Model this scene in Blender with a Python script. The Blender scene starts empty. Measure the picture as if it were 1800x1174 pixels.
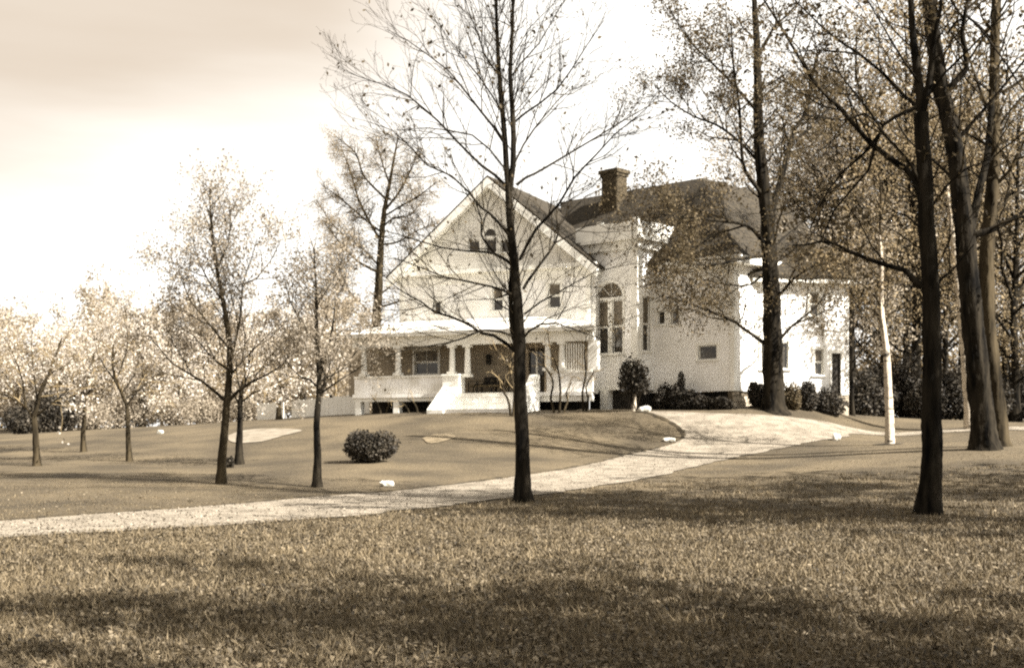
import bpy, math, random
import numpy as np
from mathutils import Vector
from mathutils.geometry import delaunay_2d_cdt

SC = bpy.context.scene
COL = SC.collection
rnd = random.Random(7)
nrs = np.random.RandomState(11)
R = math.radians

# ------------------------------------------------------------------ camera, sky, sun
F, HY, EYE = 2172.0, 760.0, 1.6          # focal length and horizon row in photo pixels, eye height
cam = bpy.data.cameras.new('camera')
cam_o = bpy.data.objects.new('camera', cam); COL.objects.link(cam_o)
cam_o.location = (0, 0, EYE); cam_o.rotation_euler = (R(90), 0, 0)
cam.sensor_width = 36.0; cam.lens = 36.0 * F / 1800.0
cam.shift_y = (HY - 587.0) / 1800.0
cam.clip_start = 0.1; cam.clip_end = 2000
SC.camera = cam_o
SC.view_settings.view_transform = 'Standard'
SC.view_settings.look = 'None'
SC.view_settings.gamma = 1.0
SC.view_settings.exposure = 2.1
SC.cycles.filter_width = 2.2
SC.cycles.max_bounces = 6
SC.cycles.use_denoising = False
SC.cycles.transparent_max_bounces = 8

SUN_EL, SUN_BACK = 40.0, 31.0              # sun to the right, a few degrees behind the camera plane
w = bpy.data.worlds.new('World'); SC.world = w; w.use_nodes = True
nt = w.node_tree; N = nt.nodes; Lk = nt.links
for n in list(N): N.remove(n)
def wn(t, **k):
    n = N.new(t)
    for a, b in k.items(): setattr(n, a, b)
    return n
def wmath(op, a, b=None, c=None):
    n = wn('ShaderNodeMath', operation=op)
    for i, v in enumerate((a, b, c)):
        if v is None: continue
        if isinstance(v, (int, float)): n.inputs[i].default_value = v
        else: Lk.new(v, n.inputs[i])
    return n.outputs[0]
sky = wn('ShaderNodeTexSky', sky_type='NISHITA')
sky.sun_disc = False; sky.sun_elevation = R(SUN_EL); sky.sun_rotation = R(90 + SUN_BACK)
sky.dust_density = 3.0; sky.air_density = 1.0
bw = wn('ShaderNodeRGBToBW'); Lk.new(sky.outputs[0], bw.inputs[0])
veil = wmath('MULTIPLY_ADD', bw.outputs[0], 0.12, 3.05)          # thin bright haze veil over the sky
tc = wn('ShaderNodeTexCoord')
sp = wn('ShaderNodeSeparateXYZ'); Lk.new(tc.outputs['Generated'], sp.inputs[0])
mp = wn('ShaderNodeMapping'); mp.inputs['Scale'].default_value = (1.6, 1.6, 9.0)
Lk.new(tc.outputs['Generated'], mp.inputs[0])
no = wn('ShaderNodeTexNoise'); no.inputs['Scale'].default_value = 1.6; no.inputs['Detail'].default_value = 5
Lk.new(mp.outputs[0], no.inputs['Vector'])
# a flat grey cloud bank that fills the sky over the left, its lower edge rising to the right
edge = wmath('MULTIPLY_ADD', sp.outputs['X'], 0.22, 0.272)
above = wmath('SUBTRACT', sp.outputs['Z'], edge)
above = wmath('MULTIPLY_ADD', wmath('SUBTRACT', no.outputs[0], 0.5), 0.12, above)
bank = wn('ShaderNodeMapRange', interpolation_type='SMOOTHSTEP'); Lk.new(above, bank.inputs[0])
bank.inputs[1].default_value = -0.10; bank.inputs[2].default_value = 0.08
side = wn('ShaderNodeMapRange', interpolation_type='SMOOTHSTEP'); Lk.new(sp.outputs['X'], side.inputs[0])
side.inputs[1].default_value = -0.16; side.inputs[2].default_value = 0.06
side.inputs[3].default_value = 1.0; side.inputs[4].default_value = 0.0
bk = wmath('MULTIPLY', bank.outputs[0], side.outputs[0])
no2 = wn('ShaderNodeTexNoise'); no2.inputs['Scale'].default_value = 2.2; no2.inputs['Detail'].default_value = 4
Lk.new(mp.outputs[0], no2.inputs['Vector'])
dens = wmath('MULTIPLY', bk, wmath('MULTIPLY_ADD', no2.outputs[0], 0.25, 0.85))
mx = wn('ShaderNodeMix', data_type='RGBA'); Lk.new(dens, mx.inputs[0])
c1 = wn('ShaderNodeMix', data_type='RGBA', blend_type='MULTIPLY'); c1.inputs[0].default_value = 1
Lk.new(veil, c1.inputs[6]); c1.inputs[7].default_value = (1.0, 0.97, 0.91, 1)
Lk.new(c1.outputs[2], mx.inputs[6]); mx.inputs[7].default_value = (1.82, 1.56, 1.28, 1)
bg = wn('ShaderNodeBackground'); bg.inputs[1].default_value = 0.106
Lk.new(mx.outputs[2], bg.inputs[0])
wo = wn('ShaderNodeOutputWorld'); Lk.new(bg.outputs[0], wo.inputs[0])

sun = bpy.data.lights.new('sun', 'SUN'); sun.energy = 5.0; sun.angle = R(0.55); sun.color = (1.0, 0.945, 0.87)
sun_o = bpy.data.objects.new('sun', sun); COL.objects.link(sun_o)
sd = Vector((math.cos(R(SUN_EL)) * math.cos(R(SUN_BACK)), -math.cos(R(SUN_EL)) * math.sin(R(SUN_BACK)), math.sin(R(SUN_EL))))
sun_o.rotation_euler = sd.to_track_quat('Z', 'Y').to_euler()
sun_o.location = (60, -20, 60)

# ------------------------------------------------------------------ materials
def sep(v, warm=1.0):
    """warm brown grey of luminance v (linear)"""
    return (v * (1 + 0.30 * warm), v * (1 - 0.02 * warm), v * (1 - 0.47 * warm), 1)
def material(name, ca, cb, scale=3.0, detail=6, rough=0.85, bump=0.0, bump_scale=None, stretch=(1, 1, 1),
             tone=False, translucent=0.0, spec=0.25, extra=None, coords='Object', contrast=(0.35, 0.65)):
    m = bpy.data.materials.new(name); m.use_nodes = True
    t = m.node_tree; n = t.nodes; l = t.links
    b = n['Principled BSDF']; out = n['Material Output']
    b.inputs['Roughness'].default_value = rough
    b.inputs['Specular IOR Level'].default_value = spec
    co = n.new('ShaderNodeTexCoord'); mpn = n.new('ShaderNodeMapping'); mpn.inputs['Scale'].default_value = stretch
    l.new(co.outputs[coords], mpn.inputs[0])
    nz = n.new('ShaderNodeTexNoise'); nz.inputs['Scale'].default_value = scale; nz.inputs['Detail'].default_value = detail
    l.new(mpn.outputs[0], nz.inputs['Vector'])
    mr = n.new('ShaderNodeMapRange'); mr.inputs[1].default_value = contrast[0]; mr.inputs[2].default_value = contrast[1]
    l.new(nz.outputs[0], mr.inputs[0])
    fac = mr.outputs[0]
    if tone:
        at = n.new('ShaderNodeAttribute'); at.attribute_name = 'tone'
        a = n.new('ShaderNodeMath'); a.operation = 'MULTIPLY_ADD'; a.inputs[1].default_value = 0.25
        l.new(fac, a.inputs[0])
        s = n.new('ShaderNodeMath'); s.operation = 'MULTIPLY'; s.inputs[1].default_value = 0.85
        l.new(at.outputs['Fac'], s.inputs[0]); l.new(s.outputs[0], a.inputs[2]); fac = a.outputs[0]
    mix = n.new('ShaderNodeMix'); mix.data_type = 'RGBA'
    l.new(fac, mix.inputs[0]); mix.inputs[6].default_value = ca; mix.inputs[7].default_value = cb
    colour = mix.outputs[2]
    if extra: colour = extra(n, l, mpn, colour)
    l.new(colour, b.inputs['Base Color'])
    if bump:
        nb = n.new('ShaderNodeTexNoise'); nb.inputs['Scale'].default_value = bump_scale or scale * 4
        nb.inputs['Detail'].default_value = 5; l.new(mpn.outputs[0], nb.inputs['Vector'])
        bp = n.new('ShaderNodeBump'); bp.inputs['Strength'].default_value = bump; bp.inputs['Distance'].default_value = 0.05
        l.new(nb.outputs[0], bp.inputs['Height']); l.new(bp.outputs[0], b.inputs['Normal'])
    if translucent:
        tr = n.new('ShaderNodeBsdfTranslucent'); l.new(colour, tr.inputs[0])
        ms = n.new('ShaderNodeMixShader'); ms.inputs[0].default_value = translucent
        l.new(b.outputs[0], ms.inputs[1]); l.new(tr.outputs[0], ms.inputs[2]); l.new(ms.outputs[0], out.inputs[0])
    return m
def lines(period, axis='Z', dark=0.72, width=0.12):
    """recessed joint lines of boards or shingles far away"""
    def f(n, l, mpn, colour):
        s = n.new('ShaderNodeSeparateXYZ'); l.new(mpn.outputs[0], s.inputs[0])
        d = n.new('ShaderNodeMath'); d.operation = 'DIVIDE'; d.inputs[1].default_value = period; l.new(s.outputs[axis], d.inputs[0])
        fr = n.new('ShaderNodeMath'); fr.operation = 'FRACT'; l.new(d.outputs[0], fr.inputs[0])
        lt = n.new('ShaderNodeMath'); lt.operation = 'LESS_THAN'; lt.inputs[1].default_value = width; l.new(fr.outputs[0], lt.inputs[0])
        mm = n.new('ShaderNodeMix'); mm.data_type = 'RGBA'; mm.blend_type = 'MULTIPLY'
        l.new(lt.outputs[0], mm.inputs[0]); l.new(colour, mm.inputs[6]); mm.inputs[7].default_value = (dark, dark, dark, 1)
        return mm.outputs[2]
    return f
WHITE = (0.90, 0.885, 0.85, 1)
M = {
 'ground': material('lawn_soil', sep(0.034, .9), sep(0.076, .9), 0.35, 8, 0.95, 0.9, 9.0),
 'blade': material('grass_blade', sep(0.006, .8), sep(0.165, .9), 0.6, 4, 0.7, tone=True, translucent=0.15, coords='Object'),
 'gravel': material('drive_gravel', sep(0.08, .6), sep(0.19, .5), 1.6, 12, 0.95, 1.0, 22.0, contrast=(.25, .6)),
 'gravel_bit': material('loose_gravel', sep(0.06, .6), sep(0.22, .5), 3, 3, 0.9, tone=True),
 'dry': material('dry_turf', sep(0.075, .9), sep(0.13, .8), 3, 6, .95, .3, 14),
 'weed': material('weed_leaf', sep(0.005, .7), sep(0.14, .8), 1, 3, .7, tone=True, translucent=.15),
 'dark_turf': material('cut_turf_edge', sep(0.012), sep(0.04), 4, 6, 0.95, 0.5, 20),
 'sand': material('bunker_sand', sep(0.11, .6), sep(0.18, .5), 2.0, 6, 0.95, 0.3, 12),
 'litter': material('leaf_litter', sep(0.03), sep(0.18, .7), 3, 3, 0.8, tone=True),
 'bark': material('dark_bark', sep(0.002, .5), sep(0.020, .7), 5.0, 9, 1.0, 0.9, 16.0, stretch=(1, 1, 0.18), spec=.08),
 'bark_mid': material('brown_bark', sep(0.007, .8), sep(0.042, .9), 3.0, 8, 1.0, 0.8, 12.0, stretch=(1, 1, 0.2), spec=.08),
 'bark_far': material('pale_far_bark', sep(0.10), sep(0.20), 3.0, 5, 0.95),  # haze of the left background put into the bark colour
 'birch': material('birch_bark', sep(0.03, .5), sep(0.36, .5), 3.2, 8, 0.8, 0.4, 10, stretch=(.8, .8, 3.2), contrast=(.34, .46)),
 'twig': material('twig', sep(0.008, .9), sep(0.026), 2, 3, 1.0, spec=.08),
 'twig_pale': material('pale_twig', sep(0.12), sep(0.26), 2, 3, 0.9),  # background haze put into the twig colour; also pale shrubs at the porch
 'leaf_dark': material('dark_leaf', sep(0.018, .8), sep(0.11), 1.2, 3, 0.75, tone=True, translucent=0.25),
 'leaf_tan': material('tan_leaf', sep(0.06), sep(0.27, .9), 1.2, 3, 0.75, tone=True, translucent=0.45),
 'leaf_mid': material('spring_leaf', sep(0.02), sep(0.11), 1.2, 3, 0.75, tone=True, translucent=0.4),
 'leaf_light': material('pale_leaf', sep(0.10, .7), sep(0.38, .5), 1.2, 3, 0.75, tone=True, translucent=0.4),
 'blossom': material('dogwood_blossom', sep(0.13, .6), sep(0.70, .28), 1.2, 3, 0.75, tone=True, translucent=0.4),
 'evergreen': material('evergreen_leaf', sep(0.006, .3), sep(0.05, .7), 1.2, 3, 0.7, tone=True, translucent=0.1),
 'white': material('white_clapboard', WHITE, (0.78, 0.76, 0.70, 1), 0.7, 6, 0.6, 0.15, 9, extra=lines(0.13, 'Z', 0.90, 0.14)),
 'shingle_white': material('white_shingle', (0.68, 0.655, 0.59, 1), (0.78, 0.76, 0.70, 1), 1.5, 6, 0.7, 0.2, 9, extra=lines(0.18, 'Z', 0.88, 0.16)),
 'trim': material('white_trim', (0.84, 0.82, 0.75, 1), (0.76, 0.74, 0.67, 1), 1.3, 5, 0.5),
 'boards': material('porch_boards', WHITE, (0.70, 0.67, 0.60, 1), 1.3, 5, 0.6, extra=lines(0.16, 'X', 0.8, 0.1)),
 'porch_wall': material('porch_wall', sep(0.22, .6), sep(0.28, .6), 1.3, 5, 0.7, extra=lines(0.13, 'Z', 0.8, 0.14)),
 'roof': material('roof_shingle', sep(0.014, .7), sep(0.034, .8), 5.0, 8, 0.95, 0.6, 14, extra=lines(0.20, 'Z', 0.70, 0.18)),
 'glass_dark': material('dark_glass', sep(0.010, .5), sep(0.05, .6), 1.6, 4, 0.12, spec=0.6),
 'blind': material('window_blind', sep(0.06, .7), sep(0.13, .7), 2.0, 4, 0.5, spec=0.5),
 'brick': material('chimney_brick', sep(0.025, .9), sep(0.07, .9), 7, 6, 0.95, 0.6, 20),
 'mortar': material('mortar', sep(0.06, .7), sep(0.10, .7), 7, 6, 0.95),
 'stone': material('foundation_stone', sep(0.16, .6), sep(0.42, .5), 2.5, 7, 0.95, 0.6, 9),
 'lime': material('whitewashed_stone', (0.60, 0.58, 0.52, 1), (0.36, 0.34, 0.28, 1), 4, 5, 0.9, 0.5, 9),
 'dark': material('dark_wood', sep(0.012, .5), sep(0.03, .6), 3, 4, 0.8),
 'void': material('crawl_shade_and_soil', sep(0.02, .5), sep(0.035, .5), 3, 4, 0.95),  # near-black: shade under the house as colour, also the dark soil patch
 'wicker': material('wicker', sep(0.05), sep(0.13), 6, 4, 0.8),
}
# two scales of wear in the lawn: broad dry patches over the fine noise
def patch_lawn(m):
    t = m.node_tree; n = t.nodes; l = t.links; b = n['Principled BSDF']
    src = b.inputs['Base Color'].links[0].from_socket
    co = n.new('ShaderNodeTexCoord')
    z = n.new('ShaderNodeTexNoise'); z.inputs['Scale'].default_value = 18; z.inputs['Detail'].default_value = 6
    l.new(co.outputs['Object'], z.inputs['Vector'])
    mr = n.new('ShaderNodeMapRange'); mr.inputs[1].default_value = .3; mr.inputs[2].default_value = .7
    mr.inputs[3].default_value = 0.62; mr.inputs[4].default_value = 1.3
    l.new(z.outputs[0], mr.inputs[0])
    mm = n.new('ShaderNodeMix'); mm.data_type = 'RGBA'; mm.blend_type = 'MULTIPLY'; mm.inputs[0].default_value = 1
    l.new(src, mm.inputs[6]); l.new(mr.outputs[0], mm.inputs[7]); l.new(mm.outputs[2], b.inputs['Base Color'])
patch_lawn(M['ground'])
def dark_turf(m):
    # near ground darkened: dark soil plus shade between long blades, put into colour
    t = m.node_tree; n = t.nodes; l = t.links; b = n['Principled BSDF']
    src = b.inputs['Base Color'].links[0].from_socket
    co = n.new('ShaderNodeTexCoord'); s = n.new('ShaderNodeSeparateXYZ'); l.new(co.outputs['Object'], s.inputs[0])
    mr = n.new('ShaderNodeMapRange'); mr.inputs[1].default_value = 15; mr.inputs[2].default_value = 29; mr.inputs[3].default_value = .38; mr.inputs[4].default_value = 1
    l.new(s.outputs['Y'], mr.inputs[0]); mm = n.new('ShaderNodeMix'); mm.data_type = 'RGBA'; mm.blend_type = 'MULTIPLY'; mm.inputs[0].default_value = 1
    l.new(src, mm.inputs[6]); l.new(mr.outputs[0], mm.inputs[7]); l.new(mm.outputs[2], b.inputs['Base Color'])
dark_turf(M['ground'])

# ------------------------------------------------------------------ object helpers
def tag(o, label=None, cat=None, group=None, kind=None):
    if label: o['label'] = label
    if cat: o['category'] = cat
    if group: o['group'] = group
    if kind: o['kind'] = kind
    return o
ORG = {}
def thing(name, loc, label, cat, group=None):
    o = bpy.data.objects.new(name, None); COL.objects.link(o); o.location = loc
    o.empty_display_size = 0.2
    ORG[o.name] = np.array(loc, float)
    return tag(o, label, cat, group)
def make_mesh(name, V, Fc, mats, smooth=False, tone=None, mat_idx=None):
    me = bpy.data.meshes.new(name)
    V = np.asarray(V, dtype=np.float32)
    if isinstance(Fc, np.ndarray):
        nf, k = Fc.shape
        me.vertices.add(len(V)); me.vertices.foreach_set('co', V.ravel())
        me.loops.add(nf * k); me.loops.foreach_set('vertex_index', Fc.astype(np.int32).ravel())
        me.polygons.add(nf)
        me.polygons.foreach_set('loop_start', np.arange(0, nf * k, k, dtype=np.int32))
        me.polygons.foreach_set('loop_total', np.full(nf, k, dtype=np.int32))
        me.update(calc_edges=True)
    else:
        me.from_pydata([tuple(v) for v in V.tolist()], [], Fc); me.update()
    for m in (mats if isinstance(mats, (list, tuple)) else [mats]): me.materials.append(m)
    if mat_idx is not None: me.polygons.foreach_set('material_index', np.asarray(mat_idx, dtype=np.int32))
    if tone is not None:
        a = me.attributes.new('tone', 'FLOAT', 'POINT'); a.data.foreach_set('value', np.asarray(tone, dtype=np.float32))
    if smooth: me.polygons.foreach_set('use_smooth', np.ones(len(me.polygons), dtype=bool))
    return me
def obj(name, V, Fc, mats, parent=None, org=None, **k):
    """link one mesh object; V in world coordinates"""
    if org is None:
        p = parent
        while p is not None and p.name not in ORG: p = p.parent
        org = ORG[p.name] if p is not None else np.zeros(3)
    org = np.asarray(org, float)
    me = make_mesh(name, np.asarray(V, float) - org, Fc, mats, **k)
    o = bpy.data.objects.new(name, me); COL.objects.link(o)
    if parent is not None: o.parent = parent
    else:
        o.location = org; ORG[o.name] = org
    return o
class MB:
    def __init__(s): s.v = []; s.f = []
    def add(s, V, Fc):
        b = len(s.v); s.v += [tuple(map(float, v)) for v in V]; s.f += [tuple(i + b for i in f) for f in Fc]; return s
    def box(s, O, A, B, C):
        """parallelepiped from corner O with edge vectors A, B, C"""
        O, A, B, C = (np.asarray(q, float) for q in (O, A, B, C))
        V = [O, O + A, O + A + B, O + B, O + C, O + A + C, O + A + B + C, O + B + C]
        Fc = [(0, 3, 2, 1), (4, 5, 6, 7), (0, 1, 5, 4), (1, 2, 6, 5), (2, 3, 7, 6), (3, 0, 4, 7)]
        if np.dot(np.cross(A, B), C) < 0: Fc = [f[::-1] for f in Fc]
        return s.add(V, Fc)
    def prism(s, P, E):
        """polygon P (3D points) extruded by vector E"""
        n = len(P); P = [np.asarray(p, float) for p in P]; E = np.asarray(E, float)
        V = P + [p + E for p in P]
        Fc = [tuple(range(n))[::-1], tuple(range(n, 2 * n))] + [(i, (i + 1) % n, n + (i + 1) % n, n + i) for i in range(n)]
        return s.add(V, Fc)
    def build(s, name, mat, parent=None, **k): return obj(name, s.v, s.f, mat, parent, **k)

# ------------------------------------------------------------------ terrain
def at(px, py, D): return np.array([(px - 900) / F * D, D, EYE + (HY - py) / F * D])
ctl = [(x, y, 0.0) for x in (-60, -20, 0, 20, 60) for y in (-40, -10, 5, 14)]
ctl += [(-3, 22, 0), (6, 22, 0.0), (14, 20, 0.05), (-8, 20, 0), (0.3, 28, 0), (8.2, 24.3, 0.0), (-20, 28, 0.1), (20, 28, .35)]
for px, py, D in [(0, 948, 18.5), (0, 917, 22.1), (557, 855, 33), (388, 850, 33), (65, 818, 42), (225, 810, 44), (148, 792, 50),
                  (421, 815, 42), (650, 812, 40), (0, 765, 75), (130, 757, 72), (430, 740, 70), (600, 729, 66), (860, 723, 54.8),
                  (700, 726, 58), (1060, 721, 54.5), (900, 800, 43), (1100, 800, 44), (1190, 771, 48.5), (1300, 803, 43),
                  (1400, 782, 46.5), (1480, 770, 49), (1140, 722, 52.7), (1300, 726, 52.0), (1400, 735, 52.5), (1500, 755, 54),
                  (1562, 781, 44.5), (1705, 753, 53), (1740, 788, 38.5), (1800, 772, 46), (1800, 742, 64), (1600, 735, 62), (1360, 718, 53.6), (1250, 720, 54.3), (1460, 724, 55.0), (1180, 721, 55.0), (1420, 721, 54.5)]:
    ctl.append(tuple(at(px, py, D)))
ctl += [(0, 62, 2.65), (8, 62, 2.65), (14, 60, 2.62), (5, 72, 2.6), (-8, 66, 2.6), (20, 75, 2.5), (40, 70, 2.4), (50, 45, 1.6)]
ctl += [(x, y, 2.0) for x in (-110, -40, 0, 40, 110) for y in (105, 160)] + [(-70, 60, .7), (70, 60, 2.2), (-60, 80, 1.2)]
C_ = np.array(ctl)
def _U(r2): return np.where(r2 > 1e-9, 0.5 * r2 * np.log(r2 + 1e-12), 0.0)
def _solve(P):
    n = len(P); d2 = ((P[:, None, :2] - P[None, :, :2]) ** 2).sum(-1)
    K = _U(d2) + np.eye(n) * 0.8
    Q = np.c_[np.ones(n), P[:, :2]]
    A = np.block([[K, Q], [Q.T, np.zeros((3, 3))]])
    return np.linalg.solve(A, np.r_[P[:, 2], np.zeros(3)])
W_ = _solve(C_)
def gz(x, y):
    x = np.atleast_1d(np.asarray(x, float)); y = np.atleast_1d(np.asarray(y, float))
    o = np.empty(x.shape); xf, yf, of = x.ravel(), y.ravel(), o.ravel()
    for s in range(0, xf.size, 20000):
        a, b = xf[s:s + 20000], yf[s:s + 20000]
        d2 = (a[:, None] - C_[None, :, 0]) ** 2 + (b[:, None] - C_[None, :, 1]) ** 2
        of[s:s + 20000] = _U(d2) @ W_[:-3] + W_[-3] + W_[-2] * a + W_[-1] * b
    o = of.reshape(x.shape)
    far = np.clip((np.hypot(x, y - 40) - 90) / 50, 0, 1)         # level plain far out
    return o * (1 - far) + 1.8 * far
def g1(x, y): return float(gz(x, y)[0])
_DD = np.arange(6, 140, 0.1)
def hit(px, py):
    """where the sight line of a photo point meets the ground"""
    X = (px - 900) / F * _DD; Z = EYE + (HY - py) / F * _DD
    G = gz(X, _DD); k = np.argmax(Z <= G)
    if Z[k] > G[k]: k = len(_DD) - 1
    return np.array([X[k], _DD[k], G[k]])

def P_at(px, D): x = (px - 900) / F * D; return np.array([x, D, g1(x, D) - .05])
def axis(lo, hi, n, c, dense):
    t = np.linspace(-1, 1, n); s = np.sinh(t * dense) / np.sinh(dense)
    return np.where(s < 0, c + s * (c - lo), c + s * (hi - c))
gx = axis(-500, 500, 300, 0, 4.2); gy = axis(-120, 900, 340, 32, 4.2)
GX, GY = np.meshgrid(gx, gy)
GZ = gz(GX, GY)
nx, ny = len(gx), len(gy)
ii = np.arange(nx * ny).reshape(ny, nx)
Fq = np.stack([ii[:-1, :-1].ravel(), ii[:-1, 1:].ravel(), ii[1:, 1:].ravel(), ii[1:, :-1].ravel()], 1)
lawn = obj('lawn', np.c_[GX.ravel(), GY.ravel(), GZ.ravel()], Fq, M['ground'], smooth=True)
tag(lawn, kind='structure')

def catmull(P, step):
    P = [np.asarray(p, float) for p in P]; out = []
    for i in range(len(P) - 1):
        p0 = P[max(i - 1, 0)]; p1 = P[i]; p2 = P[i + 1]; p3 = P[min(i + 2, len(P) - 1)]
        n = max(1, int(np.linalg.norm(p2 - p1) / step))
        for j in range(n):
            t = j / n
            out.append(0.5 * ((2 * p1) + (-p0 + p2) * t + (2 * p0 - 5 * p1 + 4 * p2 - p3) * t * t + (-p0 + 3 * p1 - 3 * p2 + p3) * t ** 3))
    out.append(P[-1]); return np.array(out)
def in_poly(x, y, P):
    c = np.zeros(x.shape, bool); j = len(P) - 1
    for i in range(len(P)):
        xi, yi = P[i]; xj, yj = P[j]
        if abs(yj - yi) > 1e-12:
            c ^= ((yi > y) != (yj > y)) & (x < (xj - xi) * (y - yi) / (yj - yi) + xi)
        j = i
    return c
def sheet(name, poly, mat, lift, step, jag=0.0, parent=None):
    poly = np.array(poly)[:, :2]
    if jag:
        d = np.roll(poly, -1, 0) - np.roll(poly, 1, 0); nrm = np.c_[-d[:, 1], d[:, 0]] / (np.linalg.norm(d, axis=1)[:, None] + 1e-9)
        wv = np.convolve(np.tile(nrs.rand(len(poly)) - .5, 3), np.ones(4) / 4, 'same')[len(poly):2 * len(poly), None]
        poly = poly + nrm * wv * jag
    lo, hi = poly.min(0), poly.max(0)
    X, Y = np.meshgrid(np.arange(lo[0], hi[0], step), np.arange(lo[1], hi[1], step))
    X = X.ravel() + (nrs.rand(X.size) - .5) * step * .3; Y = Y.ravel() + (nrs.rand(Y.size) - .5) * step * .3
    k = in_poly(X, Y, poly); pts = np.r_[poly, np.c_[X[k], Y[k]]]; n = len(poly)
    r = delaunay_2d_cdt([Vector(p) for p in pts.tolist()], [(i, (i + 1) % n) for i in range(n)], [], 1, 1e-4)
    V = np.array([tuple(v) for v in r[0]]); Fc = [tuple(f) for f in r[2]]
    return obj(name, np.c_[V, gz(V[:, 0], V[:, 1]) + lift], Fc, mat, parent, smooth=True)
upper = [(-260, 929), (-120, 923), (0, 917), (200, 903), (400, 888), (560, 874), (700, 863), (850, 846), (1000, 824), (1100, 801), (1160, 787),
         (1192, 776), (1203, 766), (1190, 750), (1165, 735), (1132, 724)]
lower = [(-260, 975), (-120, 961), (0, 948), (150, 938), (300, 930), (550, 914), (700, 899), (850, 882), (1000, 863), (1100, 848), (1200, 827),
         (1300, 804), (1400, 783), (1475, 771), (1530, 765), (1700, 759), (1850, 757)]
backe = [(1850, 750), (1700, 753), (1522, 757), (1470, 746), (1400, 736), (1300, 729), (1200, 725)]
U3 = catmull([hit(*p) for p in upper], 0.22); L3 = catmull([hit(*p) for p in lower], 0.22); B3 = catmull([hit(*p) for p in backe], 0.5)
drive_poly = np.r_[L3, B3, U3[::-1]][:, :2]
drive = sheet('gravel_driveway', drive_poly, M['gravel'], 0.025, 0.5, jag=0.5)
tag(drive, kind='structure')
Pe = U3.copy(); Pe[:, 2] = gz(Pe[:, 0], Pe[:, 1]) + .01; Pe[:, :2] += nrs.normal(size=(len(Pe), 2)) * .02
Vt = []; Ft = []
for i_ in range(len(Pe)):
    t_ = Pe[min(i_ + 1, len(Pe) - 1)] - Pe[max(i_ - 1, 0)]; n_ = np.array([-t_[1], t_[0], 0]); n_ /= np.linalg.norm(n_) + 1e-9
    wd = .05 + .05 * nrs.rand(); hh = .02 + .03 * nrs.rand()
    Vt += [Pe[i_] - n_ * wd, Pe[i_] - n_ * wd * .4 + [0, 0, hh], Pe[i_] + n_ * wd + [0, 0, hh * .9], Pe[i_] + n_ * (wd + .08) + [0, 0, -.02]]
    if i_: b_ = 4 * i_; Ft += [(b_ - 4 + j, b_ - 3 + j, b_ + 1 + j, b_ + j) for j in range(3)]
tag(obj('turf_edge', Vt, Ft, M['dark_turf'], smooth=True), kind='structure')
tag(sheet('soil_patch', [hit(1563, 781) + [.55 * math.cos(a) * 1.0, .4 * math.sin(a), 0] for a in np.linspace(0, 6.28, 17)[:-1]], M['void'], .03, .2, .1), kind='structure')
bk1 = sheet('sand_bunker', catmull([hit(*p) for p in [(402, 766), (430, 757), (480, 754), (531, 757), (500, 766), (460, 777), (425, 780), (402, 775), (402, 766)]], .4)[:-1], M['sand'], 0.03, 0.6, .1)
tag(bk1, kind='structure')
bk2 = sheet('dry_patch', catmull([hit(*p) for p in [(738, 772), (765, 764), (797, 766), (790, 773), (758, 780), (738, 772)]], .3)[:-1], M['dry'], 0.03, 0.6, .3)
tag(bk2, kind='structure')

# ------------------------------------------------------------------ trees
def tubes(polys):
    """[(points, radii, sides)] -> vertices, quads"""
    VV = []; FF = []; base = 0
    for P, Rr, m in polys:
        P = np.asarray(P, float); Rr = np.asarray(Rr, float); k = len(P)
        T = np.gradient(P, axis=0); T /= (np.linalg.norm(T, axis=1)[:, None] + 1e-9)
        mt = T.mean(0); ref = np.array([0.0, 0, 1]) if abs(mt[2]) < 0.75 else np.array([0.13, 1.0, 0.0])
        U = np.cross(T, ref); U /= (np.linalg.norm(U, axis=1)[:, None] + 1e-9); W = np.cross(U, T)
        a = np.arange(m) * 2 * math.pi / m
        ring = P[:, None, :] + Rr[:, None, None] * (np.cos(a)[None, :, None] * U[:, None, :] + np.sin(a)[None, :, None] * W[:, None, :])
        if m >= 10:
            h = nrs.rand(m) * .16 + .92
            kk = np.arange(k)[:, None]
            lump = (h[None, :] * (1 + .05 * np.sin(kk * .37 + a[None, :] * 3) + .035 * np.sin(kk * 1.1 + a[None, :] * 7 + 2 * np.sin(kk * .2))) + nrs.normal(size=(k, m)) * .025)[..., None]
            ring = P[:, None, :] + (ring - P[:, None, :]) * lump
        VV.append(ring.reshape(-1, 3))
        i = np.arange(k - 1)[:, None] * m; j = np.arange(m)[None, :]; j2 = (j + 1) % m
        FF.append(np.stack([i + j, i + j2, i + m + j2, i + m + j], -1).reshape(-1, 4) + base)
        base += k * m
    return np.concatenate(VV), np.concatenate(FF)
def leaves(Cn, size, flat=0.0, aspect=0.6, tone_bias=0.0):
    Cn = np.asarray(Cn, float); n = len(Cn)
    d = nrs.normal(size=(n, 3)); d[:, 2] *= (1 - flat); d /= np.linalg.norm(d, axis=1)[:, None]
    e = nrs.normal(size=(n, 3)); e[:, 2] *= (1 - flat); e = np.cross(d, e); 
    if flat: e[:, 2] *= .4; 
    e /= np.linalg.norm(e, axis=1)[:, None]
    if flat:
        up = np.array([0, 0, 1.0]); e = np.cross(d, up + 0.5 * nrs.normal(size=(n, 3))); e /= np.linalg.norm(e, axis=1)[:, None]
    s = (size * (0.6 + 0.8 * nrs.rand(n)))[:, None]
    V = np.stack([Cn - d * s, Cn + e * s * aspect, Cn + d * s, Cn - e * s * aspect], 1).reshape(-1, 3)
    t = np.repeat(np.clip(nrs.rand(n) + tone_bias, 0, 1), 4)
    return V, np.arange(4 * n).reshape(n, 4), t
def unit(v): return v / (np.linalg.norm(v) + 1e-9)
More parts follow.
